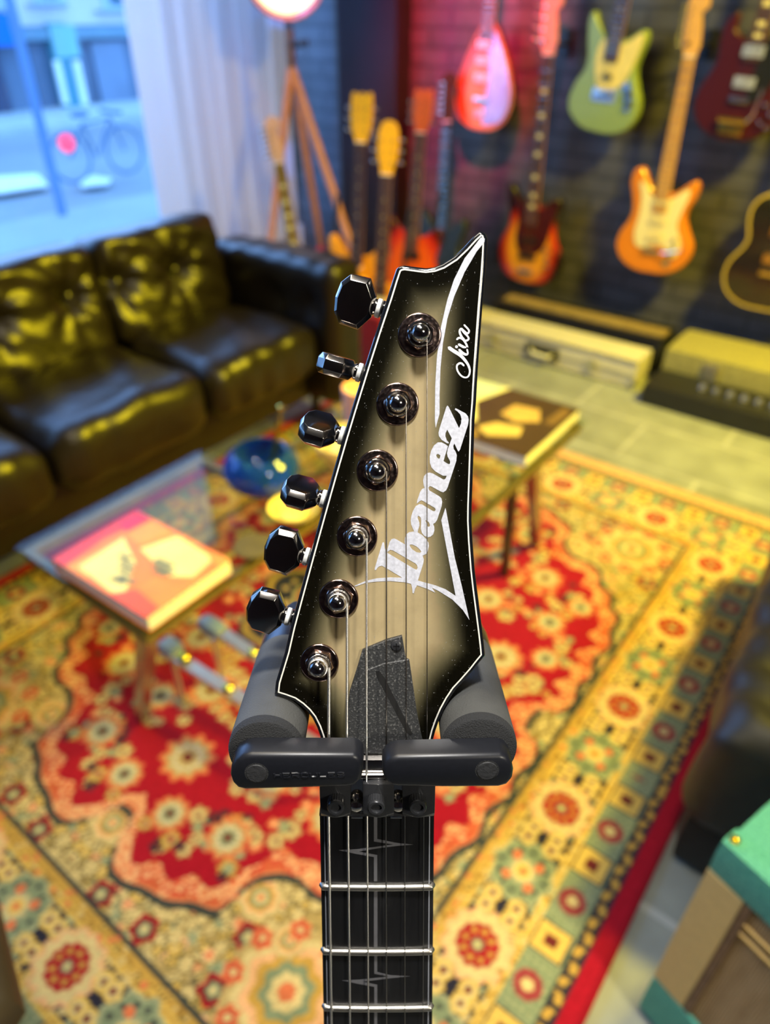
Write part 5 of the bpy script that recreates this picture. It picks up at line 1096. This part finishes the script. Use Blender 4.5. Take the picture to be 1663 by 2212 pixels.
for sx, pxx in ((-1, (572, 1628)), (1, (1037, 1622))):
    cx, cy = gpx(*pxx, ZT); Mt = T(cx, cy, 0)
    MB().lathe([(.0118, ZT), (.0128, ZT-.0006), (.0133, ZT-.002), (.0134, ZT-.004)], 40, Mt).build('foam_end', m_cut.m, yk)
    MB().lathe([(.0134, ZT-.004), (.0133, ZT-.030), (.0132, -.056)], 48, Mt).build('foam_sleeve', m_foam.m, yk)
    MB().lathe([(.0129, -.056), (.0131, -.058), (.0131, -.070), (.0120, -.078), (.0095, -.083), (.006, -.085)], 48, Mt).build('end_cap', m_arm, yk)
    MB().tube([(cx, cy, -.070), (cx, cy-.002, -.100), (cx*.75, cy-.01, -.118), (cx*.25, cy-.014, -.124), (0, cy-.014, -.124)], .0085, 12).build('fork', m_arm, yk)
m_cap = mat('cap_rubber', (.030, .031, .034, 1), .6, noise=900, bump=.2)
def latch(corners, cap, name, text=None):
    """latch arm: outline of its front face in the plane z=zf"""
    zf = .0145; e_ = empty(name, parent=std)
    P_ = [gpx(*p, zf) for p in corners]
    rings = [(0, zf), (-.0010, zf-.0006), (-.0016, zf-.0018), (-.0018, .0056), (-.0010, .0050)]
    P_ = ccw(P_); n_ = len(P_); v = []; f = []
    for ins, z in rings: v += [(p[0], p[1]+(0.0), z) for p in inset(P_, ins)]
    for k in range(len(rings)-1):
        for i in range(n_): i2 = (i+1) % n_; f.append((k*n_+i2, k*n_+i, (k+1)*n_+i, (k+1)*n_+i2))
    f.append(tuple(range(n_))); f.append(tuple(range(len(v)-1, len(v)-1-n_, -1)))
    MB().add(v, f).build('arm_body', m_arm, e_)
    cc_ = gpx(*cap, zf); MB().lathe([(.0036, zf-.0012), (.0036, zf+.0001), (.0034, zf+.0004), (.0001, zf+.0005)], 32, T(cc_[0], cc_[1], 0)).build('pivot_cap', m_cap, e_)
    MB().lathe([(.0041, zf-.0014), (.0041, zf+.00004), (.0036, zf+.00004)], 32, T(cc_[0], cc_[1], 0)).build('pivot_ring', m_cut.m, e_)
    return e_, zf
def rr(xa, ya, xb, yb, r, sk=0, n=5):
    pts = []
    for (cx, cy, a0) in ((xb-r, ya+r, -90), (xb-r, yb-r, 0), (xa+r, yb-r, 90), (xa+r, ya+r, 180)):
        for k in range(n+1): a = math.radians(a0+90*k/n); x = cx+r*math.cos(a); y = cy+r*math.sin(a); pts.append((x, y+sk*(x-(xa+xb)/2)))
    return pts
la, zf = latch([(530, 1641), (545, 1639), (760, 1639), (766, 1641), (771, 1646), (773, 1656), (773, 1670), (770, 1684), (762, 1692), (748, 1694), (640, 1698), (530, 1701), (518, 1698), (510, 1690), (506, 1678), (508, 1662), (516, 1649)], (554, 1670), 'latch_arm')
lb, _ = latch([(850, 1647), (862, 1644), (1078, 1639), (1088, 1642), (1096, 1652), (1100, 1668), (1098, 1682), (1090, 1691), (1076, 1695), (960, 1696), (862, 1694), (848, 1692), (840, 1684), (836, 1672), (837, 1660), (842, 1652)], (1052, 1664), 'latch_arm')
# raised brand lettering on the left latch
GL = {'H': [[(0, 0), (0, 7)], [(4, 0), (4, 7)], [(0, 3.5), (4, 3.5)]], 'E': [[(4, 0), (0, 0), (0, 7), (4, 7)], [(0, 3.5), (3.4, 3.5)]], 'R': [[(0, 0), (0, 7), (3, 7), (4, 6), (4, 4.4), (3, 3.5), (0, 3.5)], [(2, 3.5), (4, 0)]], 'C': [[(4, 1.2), (3, 0), (1, 0), (0, 1.4), (0, 5.6), (1, 7), (3, 7), (4, 5.8)]],
      'U': [[(0, 7), (0, 1.4), (1, 0), (3, 0), (4, 1.4), (4, 7)]], 'L': [[(0, 7), (0, 0), (4, 0)]], 'S': [[(0, 1), (1, 0), (3, 0), (4, 1), (4, 2.6), (3, 3.5), (1, 3.5), (0, 4.4), (0, 6), (1, 7), (3, 7), (4, 6)]]}
tx0 = Vector(gpx(593, 1679, zf)); tx1 = Vector(gpx(743, 1677, zf)); W_ = (tx1-tx0).length; u_ = W_/(8*4+7*1.6); dirx = (tx1-tx0).normalized(); diry = Vector((-dirx.y, dirx.x)); hh = u_*.42
for k, chh in enumerate('HERCULES'):
    b = MB()
    for lnp in GL[chh]:
        b.tube([(*(tx0+dirx*(k*5.6+p[0])*u_+diry*p[1]*hh), zf) for p in lnp], .00042, 6)
    b.build('lettering', m_arm, la)
# pole and feet, straight down behind the guitar
jp = GM @ Vector((0, gpx(814, 1640, 0)[1]-.014, -.124))
Gi = GM.inverted()
MB().tube([Gi @ jp, Gi @ Vector((jp.x, jp.y, .12))], .012, 16).build('pole', m_sat, std)
MB().rbox((-.020, -.016, -.02), (.020, .016, .02), .006, (3, 3, 3), M=T(*(Gi @ jp))).build('yoke_block', m_arm, std)
for k, an in enumerate((-52.5, 67, 187)):
    d = Vector((math.cos(math.radians(an)), math.sin(math.radians(an)), 0))*.20
    MB().tube([Gi @ Vector((jp.x, jp.y, .22)), Gi @ Vector((jp.x+d.x, jp.y+d.y, .026))], .009, 8).build('leg', m_sat, std)
